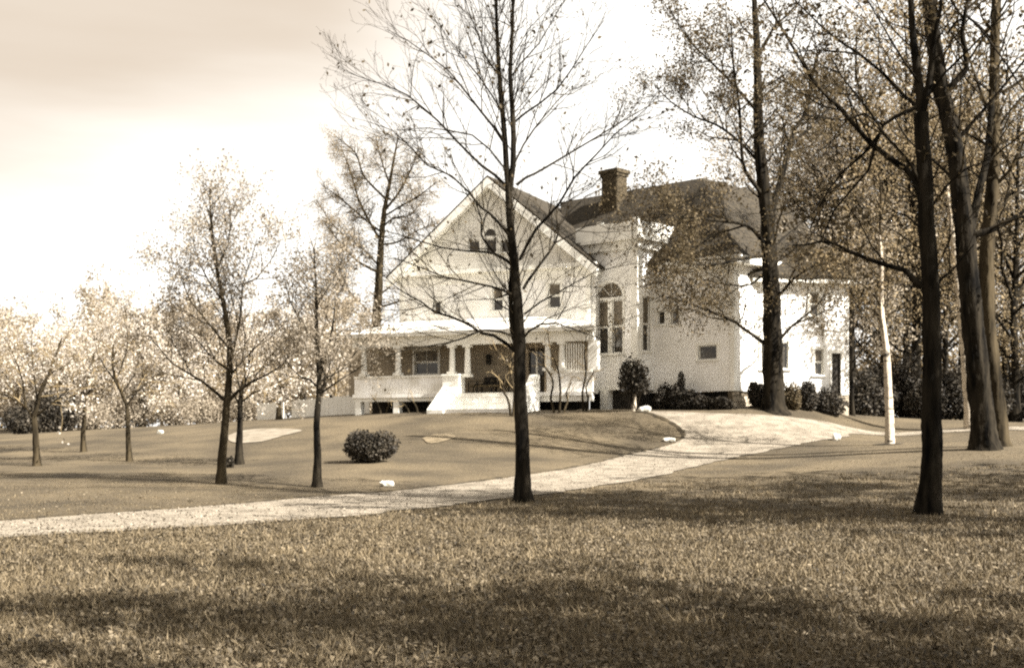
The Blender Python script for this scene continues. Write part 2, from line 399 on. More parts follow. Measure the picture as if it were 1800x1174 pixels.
def sprout(P, Rr, lvl, cfg, out, tips, dens=1.0):
    """side shoots of one limb, recursively"""
    seg = np.linalg.norm(np.diff(P, axis=0), axis=1); L = seg.sum()
    s0 = cfg['start'][lvl]; cum = np.r_[0, np.cumsum(seg)] / max(L, 1e-6)
    n = max(1, int(L * cfg['dens'][lvl] * dens + rnd.random()))
    for i in range(n):
        s = s0 + (1 - s0) * ((i + rnd.random()) / n)
        k = min(int(np.searchsorted(cum, s)), len(P) - 1); k0 = max(k - 1, 0)
        f = (s - cum[k0]) / max(cum[k] - cum[k0], 1e-6) if k > k0 else 0
        p = P[k0] + (P[k] - P[k0]) * f; r = Rr[k0] + (Rr[k] - Rr[k0]) * f
        t = unit(P[k] - P[k0]) if k > k0 else unit(P[-1] - P[-2])
        q = unit(np.cross(t, nrs.normal(size=3))); ang = R(rnd.uniform(*cfg['ang']))
        d = unit(t * math.cos(ang) + q * math.sin(ang) + np.array([0, 0, cfg['up']]))
        ln = cfg['len'][lvl] * rnd.uniform(0.55, 1.25) * (1.0 - (cfg.get('fade', .45) if lvl == 0 else .45) * s)
        if lvl == 0: ln = min(ln, L * 0.75 + .3)
        r0 = min(r * 0.65, cfg['rad'][lvl]); kk = 5 if lvl < 2 else 4
        Q = [p]; dd = d
        for j in range(kk - 1):
            dd = unit(dd + nrs.normal(size=3) * cfg['wig'] + np.array([0, 0, cfg['bend']])); Q.append(Q[-1] + dd * ln / (kk - 1))
        Q = np.array(Q); RR = np.linspace(r0, max(r0 * 0.35, cfg['rmin']), kk)
        out[lvl].append((Q, RR))
        if lvl + 1 < cfg['levels']: sprout(Q, RR, lvl + 1, cfg, out, tips, dens)
        else: tips.append(Q)
BASE = dict(levels=3, start=(0.2, 0.15, 0.15), dens=(1.6, 2.2, 3.0), ang=(28, 58), up=0.12, bend=0.05, wig=0.16,
            len=(2.2, 1.1, 0.55), rad=(0.035, 0.016, 0.009), rmin=0.004)
def clump_noise(p, f=1.0):
    x, y, z = p * f
    return math.sin(x * 2.1 + math.sin(z * 1.7) * 1.5) + math.sin(y * 2.3 + math.sin(x * 1.3) * 1.5) + math.sin(z * 2.6 + math.sin(y * 1.9) * 1.5) + .8 * math.sin(x * 5.1 + y * 4.3) * math.sin(z * 5.7)
def leaf_points(tips, per, spread, clump=-1.1, cf=1.0):
    tips = [t for t in tips if clump_noise(t[-1], cf) > clump]
    if not tips or per <= 0: return np.zeros((0, 3))
    T = np.concatenate([t[1:] for t in tips]); n = int(len(T) * per)
    return T[nrs.randint(0, len(T), n)] + nrs.normal(size=(n, 3)) * spread
def finish_tree(root, wood, sub, tips, bark, twig, leaf, per, spread, size, flat=0, aspect=.6, bias=0, keep=None, clump=-1.1, cf=1.0, sides=4, trunk_name='trunk', limbs=False, limb_mat=None):
    V, Fc = tubes(wood[:1] if limbs else wood); tr = obj(trunk_name, V, Fc, bark, root, smooth=True)
    for wl in (wood[1:] if limbs else ()):
        V, Fc = tubes([wl]); obj('limb', V, Fc, limb_mat or bark, root, smooth=True)
    tw = [(P, Rr, sides if l == 0 else 3) for l, lst in enumerate(sub) for P, Rr in lst]
    if tw:
        V, Fc = tubes(tw); obj('twigs', V, Fc, twig, root, smooth=True)['kind'] = 'stuff'
    Pn = leaf_points(tips, per, spread, clump, cf)
    if keep is not None and len(Pn): Pn = Pn[keep(Pn)]
    if len(Pn):
        V, Fc, t = leaves(Pn, size, flat, aspect, bias); obj('crown', V, Fc, leaf, root, tone=t)
def trace(limbs, D, base):
    """limbs drawn as photo points at the tree's distance, each leaning towards or away from the camera"""
    res = []
    for li, (pts, r0, r1, lean) in enumerate(limbs):
        if li: k_ = .85 if r0 >= 6.2 else .62; r0, r1 = r0 * k_, r1 * .5
        W = []; dist = 0; prev = None
        for px, py in pts:
            p = at(px, py, D)
            if prev is not None: dist += np.linalg.norm(p - prev)
            prev = p; q = at(px, py, D + lean * dist); W.append(q)
        P = catmull(W, 0.35); k = len(P)
        a = r0 / F * D; b = r1 / F * D
        w = np.linspace(0, 1, k); Rr = a + (b - a) * w
        P = P + np.sin(w * 9 + r0)[:, None] * nrs.normal(size=3) * a * .12 * np.sin(w * math.pi)[:, None]
        res.append((P, Rr))
    return res
def flare(P, Rr, amount=0.55, h=0.8):
    z = P[:, 2] - P[0, 2]; return Rr * (1 + amount * np.exp(-np.clip(z, 0, None) / (h * 0.35)))
def traced_tree(name, label, cat, base_px, limbs, cfg, bark, twig, leaf, per, spread, size, dens=1.0, group=None, trunk_sub=0.5, extra=0.0, keep=None, bias=0, sides0=24, D=None, leaders=(), flare_amt=.8, leader_len=3.6, limb_mat=None):
    b = hit(*base_px) if D is None else P_at(base_px[0], D); D = b[1]
    root = thing(name, b, label, cat, group)
    L = trace(limbs, D, b)
    L[0][0][0][2] = b[2] - 0.15
    P0, R0 = L[0]; 
    cum = np.r_[0, np.cumsum(np.linalg.norm(np.diff(P0, axis=0), axis=1))]; q = np.arange(0, cum[-1], .11)
    P0 = np.c_[[np.interp(q, cum, P0[:, j]) for j in range(3)]].T; R0 = np.interp(q, cum, R0)
    L[0] = (P0, flare(P0, R0, flare_amt))
    out = [[] for _ in range(cfg['levels'])]; tips = []
    for i, (P, Rr) in enumerate(L):
        if i == 0:
            c2 = dict(cfg); c2['start'] = (trunk_sub,) + tuple(cfg['start'][1:]); sprout(P, Rr, 0, c2, out, tips, dens * 0.6)
        else: sprout(P, Rr, 0, cfg, out, tips, dens)
        if i in leaders:
            c3 = dict(cfg); c3['len'] = (leader_len,) + tuple(cfg['len'][1:]); c3['ang'] = (30, 52); c3['start'] = (.5 if i == 0 else .05,) + tuple(cfg['start'][1:]); c3['wig'] = .09
            c3['fade'] = .8; sprout(P, Rr, 0, c3, out, tips, dens * .8)
        tips.append(P[-3:])
    wood = [(P, Rr, sides0 if Rr[0] > .1 else 7) for P, Rr in L]
    finish_tree(root, wood, out, tips, bark, twig, leaf, per, spread, size, bias=bias, keep=keep, limbs=True, limb_mat=limb_mat)
    return root

# --- the bare tree in the middle
mid_limbs = [
 ([(920, 884), (919, 820), (917, 750), (915, 690), (913, 640), (914, 598), (912, 560), (907, 500), (902, 440), (897, 390), (894, 345), (893, 320)], 13.5, 5.5, 0),
 ([(894, 335), (890, 290), (888, 250), (884, 200), (878, 130), (873, 50), (869, -60), (866, -150)], 6.5, 2.5, .03),
 ([(896, 335), (902, 290), (903, 240), (901, 190), (897, 130), (900, 60), (902, -20), (904, -130)], 6.5, 2.2, -.04),
 ([(909, 612), (901, 585), (898, 550), (897, 505), (899, 470), (901, 445)], 6.5, 4, .1),
 ([(906, 618), (889, 603), (868, 590), (848, 586), (820, 568), (789, 555), (765, 549), (740, 530), (718, 519), (699, 507), (670, 480)], 5.5, 1.6, .45),
 ([(905, 592), (880, 583), (852, 580), (832, 586), (816, 594), (789, 602), (755, 608), (720, 613), (660, 632)], 3.6, 1.2, -.4),
 ([(908, 519), (895, 516), (885, 511), (864, 504), (820, 494), (783, 487), (758, 478), (725, 465), (690, 452)], 4.5, 1.4, -.2),
 ([(893, 517), (878, 522), (868, 527), (885, 540), (908, 552)], 3, 2, .1),
 ([(904, 470), (890, 457), (870, 446), (858, 432), (850, 421), (846, 412), (846, 385), (838, 360), (812, 335)], 5, 1.3, .3),
 ([(870, 446), (850, 443), (830, 442), (780, 436), (740, 425), (700, 412), (650, 400)], 3.4, 1.2, .55),
 ([(898, 418), (880, 395), (862, 376), (846, 365), (822, 336), (794, 310), (751, 291), (717, 254), (689, 229), (650, 215)], 4.4, 1.1, -.45),
 ([(893, 330), (870, 308), (846, 291), (803, 248), (770, 213), (751, 196), (717, 168), (670, 148), (630, 135), (600, 120)], 4.6, 1.0, .25),
 ([(889, 256), (868, 224), (846, 197), (808, 148), (789, 125), (751, 96), (717, 72), (680, 52)], 4, 1.0, -.3),
 ([(878, 135), (864, 115), (851, 96), (840, 60), (827, 29), (812, -20)], 3, 1.0, .4),
 ([(884, 200), (866, 170), (846, 140), (820, 108), (790, 70), (770, 40)], 2.8, .9, .5),
 ([(890, 300), (860, 262), (830, 238), (800, 232), (750, 225), (700, 230)], 2.8, .9, -.6),
 ([(920, 508), (928, 494), (950, 464), (965, 444), (976, 426), (981, 410), (984, 396), (1002, 372), (1030, 345), (1062, 330)], 4.6, 1.1, .3),
 ([(976, 427), (1000, 415), (1030, 398), (1070, 388), (1110, 374)], 2.6, 1, .5),
 ([(914, 456), (928, 428), (943, 402), (964, 380), (985, 355), (1010, 312), (1048, 272), (1080, 237), (1130, 197), (1160, 165)], 4.8, 1.0, -.4),
 ([(908, 325), (925, 312), (941, 305), (989, 277), (1046, 243), (1085, 219), (1151, 181), (1190, 170)], 4.0, .9, .25),
 ([(904, 215), (925, 198), (951, 181), (980, 157), (1003, 124), (1037, 72), (1062, 36)], 3.4, 1, -.35),
 ([(899, 135), (915, 112), (928, 98), (948, 76), (965, 48), (988, 5)], 2.8, .9, .4),
 ([(903, 290), (920, 255), (938, 228), (965, 195), (1000, 160), (1050, 145)], 3, .9, .6),
 ([(922, 592), (930, 582), (950, 570), (977, 568), (1005, 577), (1034, 588), (1070, 600)], 3.6, 1.1, -.5),
 ([(922, 552), (935, 542), (950, 531), (976, 517), (1003, 501), (1042, 480), (1080, 470), (1120, 462)], 3.2, 1, .45),
 ([(945, 575), (962, 560), (990, 548), (1030, 535)], 2.2, .9, .4),
]
cfg_mid = dict(BASE, dens=(2.3, 2.8, 2.6), len=(1.9, .9, .45), rad=(.013, .008, .006), rmin=.0035, up=.10, bend=.05, ang=(20, 48))
traced_tree('bare_tree', 'nearly leafless dark forked tree beside the drive, standing in front of the house gable', 'tree', (920, 882), mid_limbs, cfg_mid,
            M['bark'], M['twig'], M['leaf_mid'], 0.09, .05, .05, dens=1.4, trunk_sub=.45, leaders=(0, 1, 2))

# --- big tree near the right
right_limbs = [
 ([(1632, 905), (1636, 850), (1639, 790), (1639, 720), (1638, 650), (1637, 590), (1636, 540), (1634, 500), (1631, 440), (1628, 380), (1627, 320), (1622, 250), (1619, 190)], 18.5, 12, 0),
 ([(1620, 200), (1616, 150), (1609, 100), (1603, 40), (1599, -30), (1590, -140)], 10, 4, .05),
 ([(1622, 200), (1632, 150), (1640, 90), (1652, 20), (1660, -80)], 8, 3, -.2),
 ([(1622, 506), (1604, 489), (1592, 476), (1560, 467), (1530, 457), (1500, 445), (1470, 430), (1445, 424), (1420, 430), (1395, 432)], 7, 2.5, .15),
 ([(1617, 340), (1604, 312), (1591, 296), (1560, 275), (1529, 252), (1503, 222), (1481, 196), (1455, 170), (1434, 148), (1396, 86), (1367, 38), (1336, -10), (1300, -70)], 6.5, 2, .2),
 ([(1617, 322), (1603, 292), (1585, 268), (1556, 238), (1530, 200), (1503, 165), (1480, 135), (1458, 95), (1445, 60)], 5, 1.5, -.3),
 ([(1614, 190), (1585, 165), (1553, 130), (1510, 95), (1462, 62), (1400, 4), (1360, -40)], 5, 1.5, .35),
 ([(1612, 188), (1575, 205), (1552, 220), (1541, 248), (1526, 300), (1500, 330), (1466, 370), (1443, 424)], 6, 2.5, .15),
 ([(1545, 236), (1518, 270), (1482, 302), (1458, 332), (1436, 374), (1424, 402)], 4.5, 2, .3),
 ([(1552, 220), (1520, 200), (1480, 212), (1430, 205), (1380, 195)], 3.5, 1.3, -.4),
 ([(1640, 510), (1655, 490), (1672, 478), (1690, 455), (1712, 430)], 5, 2, -.2),
 ([(1640, 360), (1655, 340), (1672, 318), (1700, 296), (1740, 280)], 4.5, 1.6, -.5),
 ([(1619, 150), (1590, 110), (1560, 60), (1530, 10), (1500, -40)], 4, 1.5, -.5),
 ([(1630, 170), (1660, 130), (1700, 90), (1750, 40), (1790, 0)], 4.5, 1.5, -.5),
 ([(1616, 400), (1595, 380), (1570, 372), (1540, 380), (1510, 400)], 3, 1.2, .5),
]
cfg_r = dict(BASE, dens=(2.2, 2.6, 2.4), len=(2.2, 1.1, .5), rad=(.018, .010, .006), rmin=.003)
traced_tree('dark_leafing_tree', 'tall dark tree nearest the camera at right, with bare swooping limbs and young leaves', 'tree', (1632, 903), right_limbs, cfg_r,
            M['bark'], M['twig'], M['leaf_mid'], 1.5, .12, .055, trunk_sub=.55, dens=.9)

# --- twin trunked old trees at the right edge
old_limbs = [
 ([(1733, 790), (1727, 730), (1720, 660), (1713, 590), (1706, 520), (1700, 450), (1694, 380), (1686, 320), (1680, 265), (1668, 210), (1655, 160), (1645, 100), (1638, 40), (1628, -40), (1615, -160)], 21, 9, 0),
 ([(1700, 440), (1712, 380), (1722, 330), (1735, 280), (1742, 210), (1748, 130), (1755, 40), (1760, -60)], 9, 4, .2),
 ([(1655, 165), (1700, 120), (1690, 60), (1700, 0), (1705, -80)], 7, 3, -.2),
 ([(1665, 60), (1700, 30), (1760, 100), (1800, 160), (1850, 200)], 4, 2, -.4),
 ([(1706, 415), (1740, 405), (1780, 385), (1830, 350)], 8, 3, -.2),
 ([(1690, 330), (1650, 290), (1600, 250), (1570, 200)], 5, 2, .6),
 ([(1680, 250), (1740, 180), (1790, 120), (1840, 60)], 6, 2, -.3),
]
cfg_o = dict(BASE, dens=(1.7, 2.2, 2.2), len=(3.0, 1.5, .7), rad=(.04, .016, .008), rmin=.004)
traced_tree('old_tree', 'thick dark trunk leaning left at the right edge, in front of the lit trunk', 'tree', (1733, 790), old_limbs, cfg_o,
            M['bark'], M['twig'], M['leaf_mid'], 1.3, .2, .085, trunk_sub=.5, dens=.8)
old2 = [
 ([(1757, 786), (1754, 740), (1748, 680), (1741, 620), (1737, 560), (1736, 500), (1735, 440), (1740, 380), (1744, 300), (1746, 200), (1748, 100), (1752, -20), (1756, -120)], 15, 6, 0),
 ([(1744, 330), (1775, 300), (1800, 250), (1840, 210)], 6, 2, -.4),
 ([(1746, 210), (1720, 150), (1700, 90), (1690, 20)], 5, 2, .5),
 ([(1740, 380), (1790, 340), (1850, 330)], 5, 2, .3),
]
traced_tree('old_tree', 'sunlit furrowed trunk at the right edge, just behind the thick dark leaning trunk', 'tree', (1760, 784), old2, cfg_o,
            M['bark_mid'], M['twig'], M['leaf_mid'], 1.3, .2, .085, trunk_sub=.5, dens=.8)

# --- big tree before the right wing of the house
wing_limbs = [
 ([(1360, 718), (1359, 670), (1358, 620), (1357, 575), (1356, 540), (1354, 490), (1351, 440), (1350, 400), (1345, 340), (1338, 280), (1334, 220), (1332, 150), (1330, 80), (1325, -10)], 18, 4, 0),
 ([(1352, 390), (1362, 350), (1375, 310), (1384, 270), (1396, 230), (1415, 200), (1425, 150), (1440, 90)], 8, 2.5, .2),
 ([(1346, 350), (1310, 300), (1303, 250), (1300, 190), (1290, 120), (1285, 40)], 6, 2, -.3),
 ([(1347, 606), (1325, 590), (1308, 578), (1292, 566), (1270, 556), (1240, 545), (1205, 530), (1160, 520)], 6, 1.8, -.3),
 ([(1350, 440), (1325, 405), (1300, 393), (1260, 388), (1220, 383), (1180, 378), (1140, 376)], 6, 1.8, -.5),
 ([(1350, 450), (1325, 452), (1300, 456), (1255, 465), (1205, 463), (1165, 455)], 5.5, 1.6, -.6),
 ([(1368, 600), (1390, 575), (1420, 552), (1442, 530), (1455, 505)], 5, 1.6, .2),
 ([(1362, 530), (1395, 490), (1425, 470), (1470, 440)], 5, 1.6, -.5),
 ([(1338, 290), (1300, 250), (1260, 220), (1220, 205), (1180, 180), (1150, 150)], 5, 1.6, .4),
 ([(1334, 200), (1290, 150), (1250, 110), (1210, 70), (1180, 20)], 5, 1.6, -.4),
 ([(1390, 250), (1430, 220), (1470, 170), (1500, 120)], 4, 1.5, .6),
 ([(1352, 470), (1320, 500), (1280, 500), (1230, 490)], 4, 1.5, .1),
 ([(1331, 100), (1360, 50), (1400, 10), (1430, -40)], 4, 1.5, .2),
]
cfg_w = dict(BASE, dens=(1.3, 1.5, 2.0), len=(3.2, 1.6, .8), rad=(.05, .025, .014), rmin=.008, wig=.2)
traced_tree('maple_tree', 'large leafy tree with a black trunk standing against the right wing of the house', 'tree', (1360, 714), wing_limbs, cfg_w,
            M['bark'], M['twig'], M['leaf_mid'], 14.0, .25, .056, trunk_sub=.3, dens=1.2, D=53.2)

# --- trees on the left lawn
cfg_l = dict(BASE, dens=(3.4, 3.2, 2.8), len=(1.7, .9, .45), rad=(.016, .009, .006), rmin=.003)
traced_tree('lawn_tree', 'tall pointed tree in pale young leaf on the left lawn, trunk forking low', 'tree', (388, 850),
 [([(388, 852), (390, 810), (394, 760), (398, 715), (401, 690), (404, 650), (403, 600), (396, 550), (386, 500), (376, 440), (371, 390), (369, 350), (370, 322)], 7.5, 1.4, 0),
  ([(398, 706), (378, 688), (358, 672), (330, 655), (302, 638), (280, 612), (262, 590)], 5, 1.2, .2),
  ([(400, 706), (418, 688), (440, 672), (470, 658), (498, 640), (510, 620)], 5.5, 1.2, -.3),
  ([(404, 640), (416, 590), (424, 545), (426, 500), (440, 460), (452, 420)], 4.5, 1.2, .2),
  ([(400, 610), (380, 585), (360, 560), (335, 530), (318, 490), (310, 450)], 3.5, 1, -.3),
  ([(402, 650), (380, 635), (365, 620), (340, 590), (310, 570)], 3.5, 1, .5),
  ([(392, 530), (370, 500), (350, 460), (340, 425), (338, 395)], 3, 1, .4),
  ([(382, 470), (400, 430), (406, 395), (402, 365)], 2.6, 1, -.3),
  ([(425, 500), (450, 490), (475, 460), (490, 430)], 2.6, 1, .3),
  ([(404, 660), (440, 620), (470, 590), (495, 560)], 3, 1, -.6),
 ], cfg_l, M['bark_mid'], M['bark_mid'], M['leaf_light'], 10, .13, .035, trunk_sub=.3, leaders=(0,), leader_len=2.3)
traced_tree('lawn_tree', 'slender pale leafed tree on the left lawn, left of the round dark bush', 'tree', (557, 856),
 [([(557, 858), (558, 800), (556, 750), (561, 700), (562, 660), (558, 610), (556, 560), (556, 510), (553, 470), (552, 430)], 7, 1.3, 0),
  ([(563, 690), (570, 675), (572, 660), (566, 645)], 6, 3, 0),
  ([(558, 680), (545, 668), (528, 662), (515, 650), (498, 628)], 3.5, 1, .3),
  ([(566, 690), (585, 676), (610, 660), (640, 640)], 3, 1, -.4),
  ([(560, 640), (578, 610), (585, 570), (590, 530), (610, 490)], 3, 1, .3),
  ([(558, 600), (530, 570), (510, 530), (500, 490)], 3, 1, -.3),
  ([(556, 540), (580, 500), (596, 475), (602, 450)], 2.4, 1, .5),
  ([(554, 480), (532, 460), (522, 435)], 2.2, .8, .3),
  ([(562, 670), (600, 650), (640, 600), (660, 570)], 2.6, .9, .5),
 ], cfg_l, M['bark'], M['bark_mid'], M['leaf_light'], 10, .14, .035, trunk_sub=.3, leaders=(0,), leader_len=2.0)
traced_tree('tall_tree', 'tall hazy tree at the left end of the porch, its crown rising beside the gable', 'tree', (650, 722),
 [([(650, 726), (651, 690), (655, 640), (658, 590), (664, 530), (669, 470), (672, 420), (676, 370), (683, 330), (690, 290), (700, 240)], 12, 1.0, 0),
  ([(670, 425), (650, 390), (630, 350), (615, 300), (600, 260)], 4, 1.4, .3),
  ([(676, 370), (700, 340), (722, 300), (735, 260)], 4, 1.4, -.2),
  ([(672, 400), (690, 385), (720, 378), (745, 350)], 3, 1.2, .3),
  ([(668, 480), (630, 460), (600, 430), (570, 390)], 4, 1.4, -.3),
  ([(664, 520), (690, 500), (710, 470), (722, 440)], 3, 1.2, .4),
  ([(660, 580), (625, 550), (590, 540), (560, 510)], 3.5, 1.4, .5),
  ([(685, 325), (670, 280), (660, 240)], 3, 1.2, .2),
  ([(676, 380), (705, 362), (735, 345), (768, 320)], 3, 1.2, -.5), ([(671, 430), (700, 425), (735, 405), (770, 392)], 3, 1.2, .2),
  ([(673, 410), (640, 385), (600, 350), (565, 325)], 3.2, 1.2, .4), ([(668, 470), (640, 440), (590, 400), (555, 350)], 3.2, 1.2, -.1),
  ([(664, 540), (700, 530), (740, 505), (775, 500)], 3, 1.2, -.4), ([(662, 560), (620, 520), (585, 480), (550, 460)], 3, 1.2, .2),
  ([(678, 350), (640, 310), (625, 270), (590, 240)], 3.4, 1.2, -.4),
 ], dict(cfg_w, up=.0, bend=.0, ang=(35, 75), len=(2.9, 1.4, .7), dens=(3.0, 2.6, 2.2), rmin=.005), M['bark_mid'], M['bark_mid'], M['leaf_tan'], 6.0, .28, .06, trunk_sub=.3)
dog = dict(BASE, dens=(3.4, 3.0, 2.4), len=(1.9, 1.1, .5), rad=(.03, .014, .009), rmin=.006, up=-.02, bend=.0, ang=(30, 70))
G_D = 'blossoming dogwoods on the left lawn'
def dogwood(label, base, limbs, per=3.0, group=G_D, bark='bark_mid'):
    return traced_tree('dogwood_tree', label, 'tree', base, limbs, dog, M[bark], M['bark_far'], M['blossom'], per * 1.8, .13, .045, trunk_sub=.5, group=group)
dogwood('dogwood nearest the left edge with dark curved trunk and spreading white blossom', (65, 819),
 [([(65, 821), (64, 790), (62, 760), (60, 735), (68, 700), (85, 660), (100, 620), (110, 590)], 6, 1.3, 0),
  ([(61, 738), (48, 718), (28, 704), (8, 694), (-15, 688)], 4, 1.2, .2), ([(64, 730), (90, 710), (112, 692), (125, 680)], 3.5, 1.2, -.3),
  ([(45, 715), (40, 670), (30, 640), (18, 612), (5, 590)], 3.5, 1, -.3), ([(66, 710), (60, 660), (55, 610), (60, 560)], 3, 1, .4),
  ([(30, 703), (10, 660), (-10, 640)], 2.4, 1, .5), ([(90, 655), (120, 640), (135, 615)], 2.4, 1, .5)])
dogwood('small dogwood farthest back in the row, thin forked trunk, pale blossom', (147, 794),
 [([(147, 796), (146, 765), (148, 735), (148, 705), (150, 680), (160, 650), (168, 610)], 4.5, 1.2, 0),
  ([(148, 706), (140, 680), (136, 650), (125, 620)], 2.6, 1, .3), ([(149, 700), (162, 680), (178, 660), (195, 640)], 2.6, 1, -.3),
  ([(140, 680), (115, 665), (95, 650)], 2.2, .8, -.4), ([(160, 650), (150, 600), (145, 565)], 2.2, .8, .4)])
dogwood('dogwood with a leaning crooked trunk, pale at its foot, middle of the row', (227, 811),
 [([(228, 813), (226, 780), (224, 745), (223, 715), (214, 690), (203, 668), (198, 640), (200, 600)], 4.5, 1.3, 0),
  ([(223, 712), (235, 695), (250, 680), (275, 665)], 2.6, 1, -.3), ([(214, 690), (235, 660), (245, 620), (240, 575)], 2.6, 1, .3),
  ([(203, 670), (185, 645), (170, 620), (165, 590)], 2.6, 1, .3), ([(222, 700), (262, 670), (290, 640)], 2.4, 1, .5),
  ([(208, 660), (225, 600), (215, 550)], 2.4, .9, -.5)])
dogwood('short dark trunked dogwood directly behind the tall pointed lawn tree', (421, 816),
 [([(421, 818), (421, 780), (422, 745), (422, 712), (426, 680), (436, 650), (440, 610)], 7, 1.3, 0),
  ([(422, 712), (412, 695), (400, 680), (380, 665)], 3, 1, .3), ([(423, 708), (445, 690), (470, 680), (500, 668)], 3, 1, -.3),
  ([(430, 670), (460, 650), (485, 620)], 2.6, 1, .4), ([(424, 690), (415, 650), (420, 610)], 2.6, 1, -.4)], bark='bark')
dogwood('dogwood far back before the white fence, between the two lawn trees', (490, 737),
 [([(490, 739), (490, 715), (491, 690), (492, 660), (488, 630)], 4.5, 1.2, 0), ([(491, 690), (470, 670), (450, 650)], 2.6, 1, .3),
  ([(491, 685), (515, 668), (535, 650)], 2.6, 1, -.3), ([(491, 660), (505, 630), (510, 600)], 2.4, 1, .3), ([(490, 670), (470, 640), (465, 610)], 2.4, 1, -.2)], per=2.2)

# --- birches and straight trees by procedural envelope
def env_tree(name, label, cat, base, h, rad, crown0, env, nl, cfg, bark, twig, leaf, per, spread, size, top=None, lean=(0, 0), group=None, flat=0, limb_mat=None, clump=-1.1, cf=1.0, fork=1.0, bias=0, sides=10, steep=(35, 65)):
    b = np.asarray(base, float)
    root = thing(name, b, label, cat, group)
    k = 14; w = np.linspace(0, 1, k)
    P = np.c_[b[0] + lean[0] * h * w ** 1.3 + np.cumsum(nrs.normal(size=k)) * .02 * h / 10, b[1] + lean[1] * h * w + np.cumsum(nrs.normal(size=k)) * .02 * h / 10, b[2] - .12 + w * h * .96]
    Rr = rad * (1 - w) ** .8 + .012; Rr = flare(P, Rr)
    out = [[] for _ in range(cfg['levels'])]; tips = []; wood = [(P, Rr, sides)]
    for i in range(nl):
        t = crown0 + (1 - crown0) * (i + rnd.random()) / nl * .97
        q = np.array([np.interp(t, w, P[:, j]) for j in range(3)]); rr = np.interp(t, w, Rr)
        az = i * 2.39996 + rnd.uniform(-.5, .5); el = R(rnd.uniform(*steep)) * (0.45 + 0.55 * t)
        u = (t - crown0) / (1 - crown0); L = env(u) * h * rnd.uniform(.75, 1.15) / max(.35, math.cos(el))
        d = np.array([math.cos(az) * math.cos(el), math.sin(az) * math.cos(el), math.sin(el)]); Q = [q]
        n = 7
        for j in range(n - 1):
            d = unit(d + nrs.normal(size=3) * .13 + np.array([0, 0, .04])); Q.append(Q[-1] + d * L / (n - 1))
        Q = np.array(Q); r0 = min(rr * .6, .012 * L + .01); RR = np.linspace(r0, max(.3 * r0, .006), n)
        wood.append((Q, RR, 5)); sprout(Q, RR, 0, cfg, out, tips); tips.append(Q[-3:])
    if limb_mat is not None:
        V, Fc = tubes(wood[1:]); obj('limbs', V, Fc, limb_mat, root, smooth=True)['kind'] = 'stuff'; wood = wood[:1]
    finish_tree(root, wood, out, tips, bark, twig, leaf, per, spread, size, flat=flat, bias=bias, clump=clump, cf=cf)
    return root
oval = lambda u: .32 * math.sin(math.pi * min(1, .15 + .85 * u)) ** .6 + .03
cone = lambda u: .36 * (1 - u) ** .8 + .03
def birch(label, basepx, top, lean, D=None):
    b = hit(*basepx)
    return env_tree('birch_tree', label, 'tree', b, (basepx[1] - top) / F * b[1], .17 if basepx[0] < 1600 else .22, .38, oval, 13,
        dict(BASE, dens=(1.6, 1.6, 1.6), len=(1.5, .9, .5), rad=(.02, .012, .008), rmin=.006), M['birch'], M['twig'], M['leaf_tan'], 2.4, .16, .07, lean=lean, limb_mat=M['twig'], group='white trunked birches at the right')
cfg_bi = dict(BASE, dens=(2.0, 2.2, 2.0), len=(2.0, 1.0, .5), rad=(.02, .012, .008), rmin=.005)
traced_tree('birch_tree', 'white trunked birch left of the nearest dark tree, dark soil at its foot', 'tree', (1563, 781),
 [([(1564, 783), (1564, 750), (1562, 710), (1559, 660), (1556, 610), (1552, 570), (1550, 530), (1550, 470), (1546, 410)], 8.0, 2.0, 0),
  ([(1549, 425), (1547, 400), (1548, 330), (1540, 260), (1535, 200)], 4.0, 1.5, .1),
  ([(1551, 575), (1562, 555), (1580, 540), (1600, 515)], 3, 1, .3), ([(1550, 540), (1530, 510), (1500, 490), (1480, 470)], 3, 1, -.3), ([(1550, 500), (1580, 440), (1590, 400)], 3, 1, .4),
  ([(1546, 410), (1510, 370), (1490, 330)], 3, 1, -.4), ([(1550, 560), (1535, 545), (1515, 540)], 3, 1, .6), ([(1547, 370), (1580, 320), (1590, 260)], 3, 1, .4)],
 cfg_bi, M['birch'], M['twig'], M['leaf_tan'], 9.0, .25, .05, trunk_sub=.4, leaders=(0, 1), leader_len=2.8, flare_amt=.25, limb_mat=M['twig'], group='white trunked birches at the right')
traced_tree('birch_tree', 'white trunked birch seen just left of the thick leaning trunk', 'tree', (1706, 754),
 [([(1706, 756), (1704, 720), (1700, 670), (1695, 610), (1690, 550), (1685, 510), (1680, 460), (1670, 380), (1664, 320)], 9.5, 2.2, 0),
  ([(1665, 340), (1662, 300), (1655, 220)], 4.2, 1.5, .2),
  ([(1688, 520), (1670, 480), (1655, 440)], 3, 1, .3), ([(1680, 450), (1705, 400), (1715, 350)], 3, 1, -.3), ([(1668, 370), (1640, 330), (1625, 280)], 3, 1, .4)],
 cfg_bi, M['birch'], M['twig'], M['leaf_tan'], 9.0, .25, .05, trunk_sub=.4, leaders=(0, 1), leader_len=2.8, flare_amt=.25, limb_mat=M['twig'], group='white trunked birches at the right')
env_tree('pale_tree', 'low pale leafed tree against the end of the low right wing, above its doorway', 'tree', P_at(1497, 56.5), 8.6, .1, .25, oval, 26,
         dict(BASE, dens=(2.2, 2.2, 1.6), len=(1.6, .9, .5), rad=(.02, .012, .008), rmin=.006), M['bark'], M['twig'], M['leaf_light'], 3.6, .18, .075)
